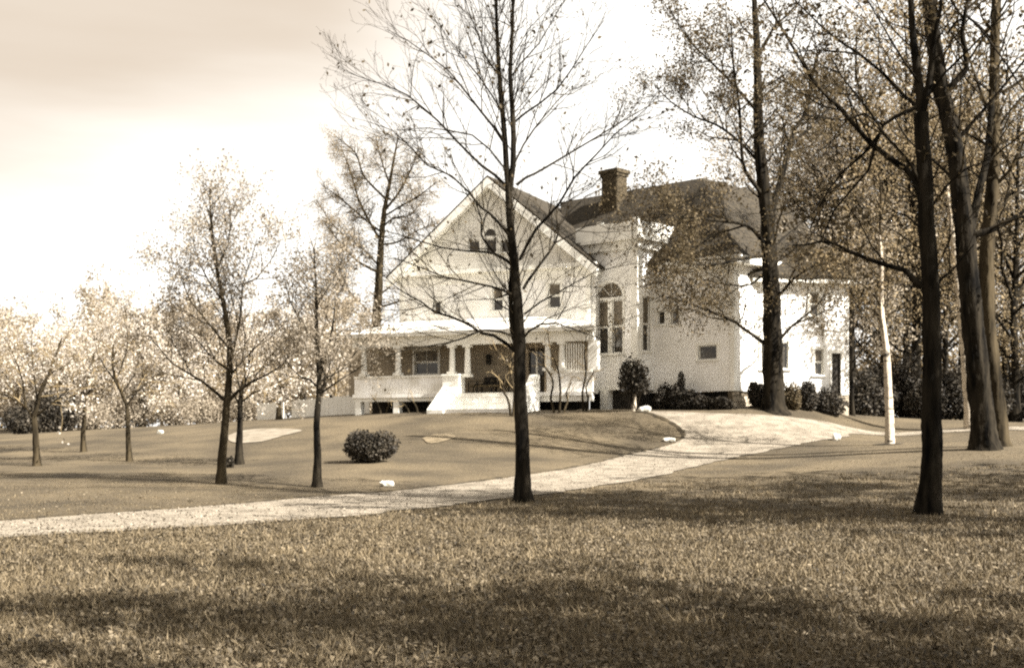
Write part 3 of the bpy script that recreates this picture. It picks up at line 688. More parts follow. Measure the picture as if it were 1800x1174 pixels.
# far and background trees: three kinds, then copies
def copy_tree(src, loc, rz, sc, label):
    r = src.copy(); COL.objects.link(r); r.location = loc; r.rotation_euler = (0, 0, rz); r.scale = (sc[0], sc[0], sc[1]); r['label'] = label
    for ch in src.children:
        c = ch.copy(); COL.objects.link(c); c.parent = r
    return r
cfg_b = dict(BASE, levels=2, dens=(1.3, 1.9), len=(3.0, 1.5), rad=(.045, .022), rmin=.012, start=(.15, .1), wig=.2)
G_W = 'woodland trees behind the right side of the lawn'
protoA = env_tree('woodland_tree', 'leafy woodland tree right behind the end of the house, light gap beside it', 'tree', P_at(1500, 70), 19, .24, .22, oval, 30, cfg_b,
                  M['bark'], M['twig'], M['leaf_light'], 3.2, .5, .085, group=G_W)
protoB = env_tree('woodland_tree', 'denser dark woodland tree between the birch trunks', 'tree', P_at(1610, 66), 22, .28, .12, oval, 34, cfg_b,
                  M['bark'], M['twig'], M['leaf_tan'], 3.6, .5, .085, group=G_W)
spots = [(1440, 78, 'A', 1.05, 'woodland tree showing over the roof of the low right wing'), (1555, 84, 'B', .95, 'dark crowned woodland tree behind the left birch'),
         (1590, 74, 'A', 1.0, 'paler woodland tree just right of the left birch'), (1665, 80, 'A', .95, 'woodland tree seen left of the right birch trunk'),
         (1690, 90, 'B', 1.1, 'far dark woodland tree between right birch and leaning trunk'), 
         (1785, 62, 'B', .85, 'dark woodland tree at the very right edge'), (1830, 84, 'A', 1.1, 'pale woodland tree cut by the right edge'),
          
         (1380, 92, 'A', 1.2, 'far woodland tree rising behind the main roof'), 
         (1770, 98, 'B', 1.15, 'farthest dark woodland tree toward the right edge')]
for px, D, k, s, lab in spots:
    copy_tree(protoA if k == 'A' else protoB, P_at(px, D), rnd.uniform(0, 6.28), (s * rnd.uniform(.9, 1.1), s * .9), lab)
# left background wood
G_L = 'pale trees behind the left lawn'
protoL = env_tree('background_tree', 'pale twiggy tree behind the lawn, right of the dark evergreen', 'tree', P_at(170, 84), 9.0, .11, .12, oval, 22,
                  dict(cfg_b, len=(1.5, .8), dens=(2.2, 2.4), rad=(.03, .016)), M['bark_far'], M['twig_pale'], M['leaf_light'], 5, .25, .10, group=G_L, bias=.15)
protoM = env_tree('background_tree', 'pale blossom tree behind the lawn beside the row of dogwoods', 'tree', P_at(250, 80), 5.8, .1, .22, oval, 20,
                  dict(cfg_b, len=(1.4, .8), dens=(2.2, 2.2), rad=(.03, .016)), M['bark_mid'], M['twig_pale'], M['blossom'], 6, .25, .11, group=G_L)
lspots = [(-40, 88, 'L', 'thin pale tree at the very left edge'), (30, 92, 'L', 'pale tree above the left evergreen clump'), (95, 90, 'M', 'pale blossom tree behind the nearest left dogwood'),
          (130, 82, 'M', 'blossom tree between the first two dogwoods'), (205, 92, 'L', 'far thin tree left of the crooked dogwood'), (285, 84, 'L', 'thin tree just right of the crooked dogwood'),
          (315, 78, 'M', 'low blossom tree left of the pointed lawn tree'), (350, 88, 'L', 'far pale tree behind the pointed tree trunk'), (440, 80, 'M', 'blossom tree behind the sand bunker'),
          (395, 92, 'L', 'pale tree behind the short dark dogwood'), (530, 82, 'M', 'blossom tree behind the slender lawn tree'), (590, 86, 'L', 'pale tree left of the porch end'),
          (465, 95, 'L', 'farthest pale tree above the white fence'), (560, 98, 'L', 'far pale tree beyond the white fence, right half')]
for px, D, k, lab in lspots:
    copy_tree(protoL if k == 'L' else protoM, P_at(px, D), rnd.uniform(0, 6.28), (rnd.uniform(.9, 1.2), rnd.uniform(.85, 1.15)), lab)

# ------------------------------------------------------------------ shrubs and hedges
def shrub(name, label, cat, base, rx, ry, h, n, leaf, size, group=None, stems=9, lumps=7, fill=.9, base_z=0.0):
    b = np.asarray(base, float); root = thing(name, b, label, cat, group)
    cl = [(np.array([rnd.uniform(-.55, .55) * rx, rnd.uniform(-.55, .55) * ry, h * rnd.uniform(.3, .72)]), rnd.uniform(.38, .6)) for _ in range(lumps)]
    pts = []
    for c, s in cl:
        m = n // lumps; v = nrs.normal(size=(m, 3)); v /= np.linalg.norm(v, axis=1)[:, None]
        v *= (nrs.rand(m, 1) ** .4); p = c + v * np.array([rx * s, ry * s, h * s * fill]); pts.append(p)
    m = n // 3; v = nrs.normal(size=(m, 3)); v /= np.linalg.norm(v, axis=1)[:, None]; v *= nrs.rand(m, 1) ** .35
    pts.append(v * np.array([rx * .85, ry * .85, h * .42]) + np.array([0, 0, h * .42]))
    p = np.concatenate(pts); p = p[p[:, 2] > base_z]; p += b
    V, Fc, t = leaves(p, size); obj('foliage', V, Fc, leaf, root, tone=t)
    tb = []
    for i in range(stems):
        e = cl[i % lumps][0] * np.array([1, 1, 1.1]) + nrs.normal(size=3) * .08 * h
        Q = np.array([[0, 0, -.05], e * [.35, .35, .45], e]) + b + np.array([rnd.uniform(-.15, .15) * rx, rnd.uniform(-.15, .15) * ry, 0])
        tb.append((catmull(Q, .25), None, 4))
    tb = [(P, np.linspace(.025, .008, len(P)), m_) for P, _, m_ in tb]
    V, Fc = tubes(tb); obj('stems', V, Fc, M['twig'], root, smooth=True)
    return root
b = hit(650, 812)
shrub('round_bush', 'dark rounded evergreen bush alone on the lawn below the porch', 'bush', b, 1.02, .8, .98, 9000, M['evergreen'], .045, lumps=9)
shrub('small_bush', 'tiny dark tuft of a bush at the foot of the lawn trees', 'bush', hit(404, 822), .16, .16, .38, 700, M['evergreen'], .04, lumps=4, stems=5)
G_H = 'dark shrubs along the foot of the house'
for px, py, rx, h, lab, leaf in [
    (1172, 55.4, .75, 1.1, 'low dark shrub right of the spiky shrub, under the house wing', 'evergreen'),
    (1205, 54.9, .75, .95, 'low dark shrub below the pair of small windows', 'evergreen'),
    (1192, 55.1, .35, 1.5, 'narrow dark shrub top standing over the low wing shrubs', 'evergreen'),
    (1240, 54.2, .7, .7, 'low dark shrub below the single square window', 'evergreen'),
    (1272, 53.6, .45, .6, 'low dark shrub left of the stone foundation corner', 'evergreen'),
    (1332, 54.0, .42, 1.2, 'dark shrub between stone foundation and black tree trunk', 'evergreen'),
    (1388, 54.2, .6, 1.1, 'mixed shrub directly right of the black trunk by the house', 'leaf_dark'),
    (1420, 54.5, .6, 1.3, 'dark bush below the blank white wall of the low wing', 'evergreen'),
    (1462, 54.8, .9, 1.2, 'dark bush in front of the low wing doorway', 'evergreen')]:
    shrub('house_shrub', lab, 'shrub', P_at(px, py), rx, .45, h, 3600, M[leaf], .055, G_H, lumps=6)
# spiky young evergreen before the bay
b = hit(1114, 722)
shrub('spiky_shrub', 'tall open dark shrub with pale stem in front of the bay window', 'shrub', b, .72, .5, 2.15, 2600, M['evergreen'], .075, lumps=13, base_z=.75)
V, Fc = tubes([(np.array([b + [0, 0, -.05], b + [.02, 0, .5], b + [.05, 0, 1.0]]), np.array([.11, .10, .07]), 8)]); obj('stem', V, Fc, M['birch'], bpy.data.objects['spiky_shrub'], smooth=True)
G_R = 'dark hedge bushes along the wood at the right'
hx = [1510, 1545, 1590, 1625, 1660, 1700, 1740, 1780, 1820, 1860]
hn = ['right beside the low wing doorway', 'behind the foot of the left birch', 'between left birch and nearest dark tree', 'directly behind the nearest dark tree', 'just right of the nearest dark trunk',
      'behind the right birch foot', 'behind the two old trunks', 'right of the two old trunks', 'at the right edge', 'cut off by the right edge']
for i, (px, s) in enumerate(zip(hx, hn)):
    D = 61 + (i % 3) * 1.6; shrub('hedge_bush', 'dark hedge bush ' + s, 'bush', P_at(px, D), 1.25, .9, 2.0 + .5 * ((i * 7) % 3), 3800, M['evergreen'], .085, G_R, lumps=8)
ev = [(38, 71, 1.3, 1.6, 'low rounded left part of the dark evergreen clump on the left'), (72, 72, 1.5, 2.5, 'tallest dark evergreen behind the nearest left dogwood'), (110, 73, 1.2, 2.0, 'right hand dark evergreen of the left clump')]
for px, D, rx, h, lab in ev:
    shrub('evergreen_bush', lab, 'bush', P_at(px, D), rx, .9, h, 3600, M['evergreen'], .075, 'dark evergreens behind the left dogwoods', lumps=6)
# low brush along the back of the left lawn
for i, px in enumerate([165, 210, 250, 300, 345, 385, 435]):
    shrub('brush', ['thin pale brush', 'pale brush', 'brown brush', 'sparse pale brush', 'low brown brush', 'low pale brush', 'pale scrub'][i] + ' at the back of the lawn ' +
          ['right of the evergreens', 'left of the crooked dogwood', 'right of the crooked dogwood', 'midway to the pointed tree', 'left of the pointed tree trunk', 'behind the pointed tree trunk', 'near the white fence'][i],
          'brush', P_at(px + 9 * math.sin(i * 5), 75 + (i % 3) * 2.5), 1.9, 1.0, 1.5 + .9 * ((i * 3) % 4) / 3, 1900, M['leaf_light'], .07, 'brush along the back of the left lawn', stems=26, lumps=13, fill=1.3)
# the far wood that closes the view beyond the lawn: one mass nobody could count
def far_wood(name, x0, x1, D0, D1, h, n, leaf, label, seed):
    r = np.random.RandomState(seed); k = 90; cx = x0 + (x1 - x0) * r.rand(k); cd = D0 + (D1 - D0) * r.rand(k); ch = h * (.55 + .55 * r.rand(k)); cr = 1.6 + 1.6 * r.rand(k)
    i = r.randint(0, k, n); v = r.normal(size=(n, 3)); v /= np.linalg.norm(v, axis=1)[:, None]; v *= r.rand(n, 1) ** .4
    gzc = gz(cx, cd); P = np.c_[cx[i] + v[:, 0] * cr[i], cd[i] + v[:, 1] * cr[i], gzc[i] + ch[i] * .52 + v[:, 2] * ch[i] * .5]
    V, Fc, t = leaves(P, .17); tb = []
    for q in range(k):
        b_ = np.array([cx[q], cd[q], gzc[q] - .1]); e_ = b_ + [r.normal() * .4, 0, ch[q] * .8]; tb.append((np.array([b_, (b_ + e_) / 2 + r.normal(size=3) * .15, e_]), np.array([.13, .1, .04]), 5))
    V2, F2 = tubes(tb); V = np.r_[V, V2]; F2 = F2 + len(Fc) * 4; mi = np.r_[np.zeros(len(Fc), int), np.ones(len(F2), int)]
    o = obj(name, V, np.r_[Fc, F2], [leaf, M['bark_far']], mat_idx=mi, tone=np.r_[t, np.zeros(len(V2))]); tag(o, label, 'woods', kind='stuff')
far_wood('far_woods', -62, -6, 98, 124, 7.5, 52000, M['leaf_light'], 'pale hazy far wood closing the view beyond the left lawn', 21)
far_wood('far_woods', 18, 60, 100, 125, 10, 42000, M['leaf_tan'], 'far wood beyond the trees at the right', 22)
# bare climbing shrubs at the porch
def bare_shrub(label, pts, D, pale=True):
    b = P_at(pts[0], D); root = thing('bare_shrub', b, label, 'shrub', 'bare shrubs before the porch')
    out = [[], [], []]; tips = []; wood = []
    c = dict(BASE, dens=(2.4, 2.2, 1.5), len=(.9, .5, .3), rad=(.018, .012, .008), rmin=.006, wig=.3, start=(.35, .2, .2))
    for line in pts[1]:
        P = catmull([at(x, y, D + rnd.uniform(-.15, .15)) for x, y in line], .2); P[0][2] = b[2] - .05
        Rr = np.linspace(.055, .018, len(P)); wood.append((P, Rr, 6)); sprout(P, Rr, 0, c, out, tips)
    finish_tree(root, wood, out, tips, M['bark_mid'], M['twig_pale'], M['leaf_light'], .35, .08, .04, trunk_name='stems')
bare_shrub('bare pale climbing shrub at the right cheek of the porch steps', (983, [[(983, 722), (985, 690), (981, 650), (968, 615), (962, 580)], [(975, 722), (968, 700), (972, 670), (955, 640), (940, 615)], [(990, 722), (998, 705), (995, 690), (1005, 672)]]), 53.4)
bare_shrub('bare climbing shrub before the slatted screen of the porch', (1028, [[(1026, 720), (1024, 690), (1030, 655), (1027, 620), (1031, 590)], [(1030, 720), (1034, 700), (1030, 680), (1045, 652)]]), 54.0)
bare_shrub('bare pale shrub at the middle of the porch steps, behind the bare tree', (900, [[(898, 722), (892, 700), (884, 680), (900, 640), (893, 605)], [(902, 722), (904, 690), (895, 650), (880, 625), (868, 610)]]), 52.6)
bare_shrub('bare brush growing against the underside of the left porch', (735, [[(735, 724), (728, 708), (715, 700)], [(750, 724), (756, 710), (765, 704)], [(720, 725), (712, 712), (700, 704)]]), 57.0)
bare_shrub('bare brush in front of the far left end of the porch', (670, [[(670, 726), (664, 710), (655, 700)], [(678, 726), (684, 710), (690, 700)], [(690, 726), (700, 712), (705, 704)]]), 58.5)

# ------------------------------------------------------------------ stones
def stone(label, px, py, sx, sy, sz, seed, cat='stone'):
    b = hit(px, py); r = np.random.RandomState(seed)
    import bmesh
    bm = bmesh.new(); bmesh.ops.create_icosphere(bm, subdivisions=3, radius=1)
    V = np.array([v.co[:] for v in bm.verts]); Fc = [tuple(v.index for v in f.verts) for f in bm.faces]; bm.free()
    V = np.sign(V) * np.abs(V) ** .7
    for _ in range(6):
        d = r.normal(size=3); d /= np.linalg.norm(d); V -= np.clip(V @ d - .72, 0, None)[:, None] * d * .8
    V = V * [sx, sy, sz] + r.normal(size=V.shape) * .006 + [0, 0, sz * .6]
    o = obj('marker_stone', V + b, Fc, M['lime'], None, org=b)
    tag(o, label, cat, 'whitewashed stones marking the drive')
stone('whitewashed flat stone on the grass by the lower drive, right of the slender tree', 680, 855, .20, .14, .10, 1)
stone('whitewashed stone where the drive meets the foot of the house', 1133, 724, .27, .2, .17, 2)
stone('low long whitewashed stone on the inner bend of the drive', 1176, 777, .27, .18, .10, 3)
stone('round whitewashed stone on the outer right edge of the drive', 1470, 774, .17, .17, .17, 4)
stone('small white stone far up the left lawn near the bunker', 281, 762, .16, .12, .12, 5)

# ------------------------------------------------------------------ the house
HB = np.array([2.0, 58.0, 2.6])
house = thing('house', HB, 'big white gabled house with dark roofs, brick chimney, arched bay window and columned porch', 'house')
class Fr:
    """a wall's own axes: a runs to the viewer's right along the wall, o points outward"""
    def __init__(s, p, q):
        s.p = np.array([p[0], p[1], 0.0]); d = np.array([q[0] - p[0], q[1] - p[1], 0.0]); s.L = np.linalg.norm(d); s.a = d / s.L
        s.o = np.array([s.a[1], -s.a[0], 0.0])
        s.z = np.array([0, 0, 1.0])
    def P(s, a, b, z): return s.p + s.a * a + s.o * b + s.z * z
    def ax(s, px, b=0.0):
        k = (px - 900) / F; q = s.p + s.o * b
        return (k * q[1] - q[0]) / (s.a[0] - k * s.a[1])
    def zz(s, px, py, b=0.0):
        D = (s.p + s.o * b + s.a * s.ax(px, b))[1]; return EYE + (HY - py) / F * D
    def box(s, mb, a0, a1, b0, b1, z0, z1): return mb.box(s.P(a0, b0, z0), s.a * (a1 - a0), s.o * (b1 - b0), s.z * (z1 - z0))
ROT = lambda fr: math.atan2(fr.a[1], fr.a[0])
def wall(fr, a0, a1, z0, z1, holes, mat, th=.22, name='wall'):
    """wall slab with real openings: holes (a0, a1, z0, z1)"""
    A = sorted({a0, a1, *[h[0] for h in holes], *[h[1] for h in holes]}); Z = sorted({z0, z1, *[h[2] for h in holes], *[h[3] for h in holes]})
    mb = MB()
    for i in range(len(A) - 1):
        run = None
        for j in range(len(Z) - 1):
            ca, cz = (A[i] + A[i + 1]) / 2, (Z[j] + Z[j + 1]) / 2
            hole = any(h[0] < ca < h[1] and h[2] < cz < h[3] for h in holes)
            if hole:
                if run: fr.box(mb, A[i], A[i + 1], -th, 0, run[0], run[1]); run = None
            else: run = (run[0] if run else Z[j], Z[j + 1])
        if run: fr.box(mb, A[i], A[i + 1], -th, 0, run[0], run[1])
    return mb.build(name, mat, house)
def window(fr, a0, a1, z0, z1, mid=True, blind=True, bars=0, trim=.11, dark_top=False, arch=False, sill=True):
    """casing proud of the wall, two sashes, panes set back"""
    mb = MB()
    fr.box(mb, a0 - trim, a0, -.05, .035, z0, z1); fr.box(mb, a1, a1 + trim, -.05, .035, z0, z1)
    if not arch: fr.box(mb, a0 - trim - .04, a1 + trim + .04, -.05, .06, z1, z1 + trim * 1.2)
    w = mb.build('window', M['trim'], house)
    if sill: fr.box(MB(), 0, 0, 0, 0, 0, 0); s = MB(); fr.box(s, a0 - trim - .05, a1 + trim + .05, -.05, .10, z0 - .07, z0); s.build('sill', M['trim'], w)
    zm = (z0 + z1) / 2 if mid else z0
    def sash(za, zb, mat, back):
        f = MB(); t = .045
        fr.box(f, a0, a0 + t, -back - .04, -back, za, zb); fr.box(f, a1 - t, a1, -back - .04, -back, za, zb)
        fr.box(f, a0 + t, a1 - t, -back - .04, -back, za, za + t); fr.box(f, a0 + t, a1 - t, -back - .04, -back, zb - t, zb)
        for i in range(bars):
            c = a0 + (a1 - a0) * (i + 1) / (bars + 1); fr.box(f, c - .012, c + .012, -back - .035, -back - .005, za + t, zb - t)
        f.build('sash', M['trim'], w)
        g = MB(); fr.box(g, a0 + t, a1 - t, -back - .033, -back - .02, za + t, zb - t); g.build('pane', mat, w)
    if mid:
        sash(zm, z1, M['blind'] if blind else M['glass_dark'], .05); sash(z0, zm, M['glass_dark'], .10)
    else: sash(z0, z1, M['glass_dark'], .06)
    return w
def W4(fr, x0, x1, y0, y1):
    a0, a1 = fr.ax(x0), fr.ax(x1); xm = (x0 + x1) / 2
    return a0, a1, fr.zz(xm, y1), fr.zz(xm, y0)

# gable block -------------------------------------------------------
GR = np.array([3.57, 57.0]); gd = np.array([-.9135, .4067]); GL = GR + gd * 9.9
G = Fr(GL, GR)
ZF, ZE, ZP = 3.40, 9.25, 13.75                        # porch floor, eaves, peak
bkv = -G.o[:2]
wins = [W4(G, 866, 884, 505, 546), W4(G, 964, 985, 498, 541), W4(G, 763, 775, 530, 553), W4(G, 729, 770, 615, 658)]
holes = list(wins)
wall(G, 0, G.L, 5.95, ZE, [w_ for w_ in wins[:3]], M['white'])
porch_holes = [wins[3], (G.ax(929), G.ax(957), ZF + .02, ZF + 2.15)]
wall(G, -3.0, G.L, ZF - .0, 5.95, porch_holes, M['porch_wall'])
window(G, *wins[0]); window(G, *wins[1]); window(G, *wins[2], mid=False); window(G, *wins[3], bars=1)
# front door in shade, with glass and a pale mullion
d0, d1 = G.ax(929), G.ax(957); mb = MB(); G.box(mb, d0, d1, -.16, -.08, ZF + .02, ZF + 2.15); dr = mb.build('door', M['dark'], house)
mb = MB(); G.box(mb, d0 + .1, d1 - .1, -.08, -.065, ZF + .9, ZF + 2.0); mb.build('pane', M['glass_dark'], dr)
mb = MB(); G.box(mb, (d0 + d1) / 2 - .04, (d0 + d1) / 2 + .04, -.06, -.03, ZF + .5, ZF + 2.0); mb.build('mullion', M['trim'], dr)
# tympanum with the three attic windows, the middle one arched
half = G.L / 2; slope = (ZP - ZE) / (half + .5)
pk = ZE + slope * half
at_w = [W4(G, 823, 843, 423, 444), W4(G, 853, 873, 420, 444), W4(G, 880, 899, 423, 444)]
zt = at_w[1][3]
mb = MB()
def gx_z(a): return ZE + slope * (half - abs(a - half))
cuts = sorted({0, half, G.L, *[v for w_ in at_w for v in w_[:2]]})
for i in range(len(cuts) - 1):
    a0, a1 = cuts[i], cuts[i + 1]; c = (a0 + a1) / 2; hit_ = [w_ for w_ in at_w if w_[0] < c < w_[1]]
    lo = ZE
    if hit_:
        h = hit_[0]; G.box(mb, a0, a1, -.22, 0, ZE, h[2]); lo = h[3]
    mb.prism([G.P(a0, 0, lo), G.P(a1, 0, lo), G.P(a1, 0, gx_z(a1)), G.P(a0, 0, gx_z(a0))], -G.o * .22)
mb.build('gable_wall', M['shingle_white'], house)
for w_ in at_w: window(G, *w_, mid=False, trim=.10)
c = (at_w[1][0] + at_w[1][1]) / 2; r = (at_w[1][1] - at_w[1][0]) / 2
arc = [G.P(c + r * math.cos(t), .03, zt + .16 + r * 1.05 * math.sin(t)) for t in np.linspace(0, math.pi, 13)]
fan = MB().prism(arc, G.o * .02).build('fanlight', M['glass_dark'], house)
mb = MB()
for t0, t1 in zip(np.linspace(0, math.pi, 13)[:-1], np.linspace(0, math.pi, 13)[1:]):
    q = [G.P(c + k * math.cos(t), .03, zt + .16 + k * 1.05 * math.sin(t)) for k, t in ((r, t0), (r + .12, t0), (r + .12, t1), (r, t1))]
    mb.prism(q, G.o * .05)
mb.build('frame', M['trim'], fan)
# side walls and back, plain
def plain(p, q, z0, z1, mat=M['white'], th=.22, b=0.0):
    f = Fr(p, q); mb = MB(); f.box(mb, 0, f.L, -th, -b, z0, z1); return mb.build('wall', mat, house)
GLb = GL + bkv * 9; GRb = GR + bkv * 9
plain(GRb + 0 * bkv, GR + bkv * .23, ZF, ZE)          # right flank (mostly hidden by the bay)
plain(GL + bkv * .23, GLb, ZF, ZE); plain(GLb - 0 * bkv, GRb, ZF, ZE)
# gable cornice, frieze and rake boards
mb = MB(); G.box(mb, -.45, G.L + .45, .002, .42, ZE - .02, ZE + .16); G.box(mb, -.2, G.L + .2, .002, .12, ZE - .42, ZE - .02); mb.build('cornice', M['trim'], house)
mb = MB(); G.box(mb, -.06, .16, .003, .05, 5.95, ZE - .42); G.box(mb, G.L - .16, G.L + .06, .003, .05, 5.95, ZE - .42); mb.build('corner_board', M['trim'], house)
def roof_slab(P, th=.14, name='roof', mat=None):
    return MB().prism(P, (0, 0, th)).build(name, mat or M['roof'], house)
ov, fo = .55, .55
eL = (-ov, ZE - slope * ov + slope * .0); eR = (G.L + ov, ZE - slope * ov)
zb = .05
for (ea, ez) in (eL, eR):
    roof_slab([G.P(ea, fo, ez + zb + .25), G.P(half, fo, pk + zb + .25), G.P(half, -9.5, pk + zb + .25), G.P(ea, -9.5, ez + zb + .25)])
    mb = MB(); mb.prism([G.P(ea, fo + .02, ez - .10), G.P(half, fo + .02, pk - .10), G.P(half, fo + .02, pk + zb + .28), G.P(ea, fo + .02, ez + zb + .28)], -G.o * .10)
    mb.prism([G.P(ea, fo - .08, ez + .02), G.P(half, fo - .08, pk + .02), G.P(half, fo - .08, pk + zb + .24), G.P(ea, fo - .08, ez + zb + .24)], -G.o * (fo - .085))
    mb.build('rake_board', M['trim'], house)

# main block W -------------------------------------------------------
u = np.array([.724, -.690]); v = np.array([.690, .724])
Cn = np.array([9.69, 53.94]); WLn = Cn - u * 8.2
Wf = Fr(WLn, Cn)
w_s = [W4(Wf, 1156.5, 1169, 547, 570), W4(Wf, 1180, 1194, 545, 570), W4(Wf, 1228, 1260, 607, 632)]
wall(Wf, 0, Wf.L, 3.42, ZE - .05, w_s, M['white'])
window(Wf, *w_s[0], mid=False); window(Wf, *w_s[1], mid=False); window(Wf, *w_s[2], mid=False, bars=0)
Ws = Fr(Cn, Cn + v * 1.81); plain(Cn, Cn + v * 6.2, 3.42, ZE - .05, b=0.002)
mb = MB(); Wf.box(mb, Wf.L - .18, Wf.L + .04, .003, .05, 3.42, ZE - .1); Ws.box(mb, 0.0, .16, .003, .045, 3.42, ZE - .1); Ws.box(mb, 1.65, 1.81, .003, .045, 3.42, ZE - .1)
mb.build('corner_board', M['trim'], house)
# main hipped roof: ridge u from A to K, then back along v to E
K = np.array([9.2, 59.7]); RA = np.array([2.58, 66.0]); RE = K + v * 6.6
ZR, ZG = 13.75, 9.2
def p3(q, z): return (q[0], q[1], z)
oC = Cn + (u - v) * .0 + u * .5 - v * .5
eA = oC - u * 9.6; 
eE = oC + v * 13.0
E2 = RE + u * 4.8
main = MB()
main.prism([p3(eA, ZG), p3(oC, ZG), p3(K, ZR), p3(RA, ZR)], (0, 0, .14))
main.prism([p3(oC, ZG), p3(E2, ZG), p3(RE, ZR), p3(K, ZR)], (0, 0, .14))
bE = RE - u * 4.3; bA = RA - u * 1 + v * 5.0
inner = K - u * 4.6 + v * 4.6
main.prism([p3(bE, ZG), p3(inner, ZG), p3(K, ZR), p3(RE, ZR)], (0, 0, .14))
main.prism([p3(inner, ZG), p3(RA + v * 4.6, ZG), p3(RA, ZR), p3(K, ZR)], (0, 0, .14))
main.build('roof', M['roof'], house)
MB().prism([p3(RE + u * 4.0 - v * .4, ZG + .0), p3(RE - u * 4.0 - v * .4, ZG), p3(RE - v * .4, ZR - .3)], tuple(-v * .2) + (0,)).build('gable_wall', M['shingle_white'], house)
fas = MB(); Fe = Fr(oC - u * 4.2, oC); Fe.box(fas, 0, Fe.L, -.5, .03, ZG - .24, ZG + .1)
Fs = Fr(oC, oC + v * 6.6); Fs.box(fas, 0.05, Fs.L, -.5, .02, ZG - .235, ZG + .095); fas.build('eaves_board', M['trim'], house)

# bay tower ----------------------------------------------------------
B = np.array([5.67, 56.0]); BL = B - u * 3.0; BR = B + v * 1.95
Bf = Fr(BL, B); Bs = Fr(B, BR)
zb0, zb1 = 3.55, 10.45
aw = [W4(Bf, 1051, 1067, 530, 622), W4(Bf, 1076.5, 1095, 526, 620)]
zsill = (aw[0][2] + aw[1][2]) / 2; zspr = (aw[0][3] + aw[1][3]) / 2
ca = (aw[0][0] + aw[1][1]) / 2; ra = (aw[1][1] - aw[0][0]) / 2
side_w = W4(Bs, 1129, 1142, 522, 617)
zmid = Bf.zz(1072, 575)
wall(Bf, 0, Bf.L, zb0, zb1, [(ca - ra, ca + ra, zsill, zspr + ra + .06)], M['white'])
ww = [(ca - ra, ca - .11, zsill, zspr), (ca + .11, ca + ra, zsill, zspr)]
for i_, q in enumerate(ww): 
    window(Bf, *q, trim=.09, sill=False)
mb = MB(); Bf.box(mb, ca - ra - .15, ca + ra + .15, -.05, .12, zsill - .09, zsill); mb.build('window_sill', M['trim'], house)
mb = MB(); Bf.box(mb, ca - ra, ca + ra, -.1, .03, zspr, zspr + .14); mb.build('transom', M['trim'], house)
# spandrels that close the square opening round the arch, the lunette and its frame
ts = np.linspace(0, math.pi, 17); zc = zspr + .14; rh = ra - .06
mb = MB()
for t0, t1 in zip(ts[:-1], ts[1:]):
    x0, y0 = ca + ra * math.cos(t0), zc + rh * math.sin(t0); x1, y1 = ca + ra * math.cos(t1), zc + rh * math.sin(t1); zt_ = zspr + ra + .06
    mb.prism([Bf.P(x1, -.002, y1), Bf.P(x0, -.002, y0), Bf.P(x0, -.002, zt_ + .001), Bf.P(x1, -.002, zt_ + .001)], -Bf.o * .2)
mb.build('spandrel', M['white'], house)
lun = MB().prism([Bf.P(ca + ra * math.cos(t), -.12, zc + rh * math.sin(t)) for t in ts], Bf.o * .015).build('fanlight', M['blind'], house)
mb = MB()
for t0, t1 in zip(ts[:-1], ts[1:]):
    mb.prism([Bf.P(ca + k * math.cos(t), .002, zc + (k - .06) * math.sin(t)) for k, t in ((ra, t0), (ra + .13, t0), (ra + .13, t1), (ra, t1))], Bf.o * .05)
for t in (R(45), R(90), R(135)):
    q = Bf.P(ca, -.10, zc); e = Bf.a * math.cos(t) + Bf.z * math.sin(t); n_ = Bf.a * -math.sin(t) + Bf.z * math.cos(t)
    mb.box(q - n_ * .012, e * rh * .97, n_ * .024, Bf.o * .02)
mb.build('frame', M['trim'], lun)
wall(Bs, .03, Bs.L, zb0, zb1, [side_w], M['white']); window(Bs, *side_w, trim=.09)
mb = MB()
for fr_, s0, s1 in ((Bf, 0, Bf.L), (Bs, 0, Bs.L)):
    pass
Bf.box(mb, Bf.L - .30, Bf.L + .07, .003, .07, zb0, zb1 - .5); Bs.box(mb, 0.0, .24, .004, .07, zb0, zb1 - .5); Bf.box(mb, .0, .25, .003, .06, zb0, zb1 - .5)
mb.build('corner_pilaster', M['trim'], house)
# cornice and parapet
o_ = .42
T0 = BL - v * o_; T1 = B - v * o_ + u * o_; T2 = BR + u * o_ + v * .6; T3 = BL + v * 2.6; 
mb = MB(); mb.prism([p3(T0, zb1 - .12), p3(T1, zb1 - .12), p3(T2, zb1 - .12), p3(T3 + u * .2, zb1 - .12)], (0, 0, .16))
q_ = .2; S0 = BL - v * q_; S1 = B - v * q_ + u * q_; S2 = BR + u * q_ + v * .3
mb.prism([p3(S0, zb1 - .5), p3(S1, zb1 - .5), p3(S2, zb1 - .5), p3(T3, zb1 - .5)], (0, 0, .37)); mb.build('cornice', M['trim'], house)
Pf = Fr(BL - v * .30, B - v * .30 + u * .30); Ps = Fr(B - v * .30 + u * .30, BR + u * .30 + v * .9)
mb = MB(); Pf.box(mb, -.4, Pf.L, -.16, 0, zb1 + .04, 11.18); Ps.box(mb, .0, Ps.L, -.16, -.002, zb1 + .04, 11.18); mb.build('parapet', M['trim'], house)
for fr_, a_ in ((Pf, Pf.L - .28), (Pf, .9), (Ps, Ps.L - .25)):
    mb = MB(); fr_.box(mb, a_, a_ + .26, -.2, .03, zb1 + .04, 11.32); mb.build('parapet_post', M['trim'], house)
# downspout hopper under the cornice end
mb = MB(); Bs.box(mb, Bs.L + .2, Bs.L + .3, .25, .35, zb1 - .5, zb1 - .13); mb.build('downspout', M['trim'], house)

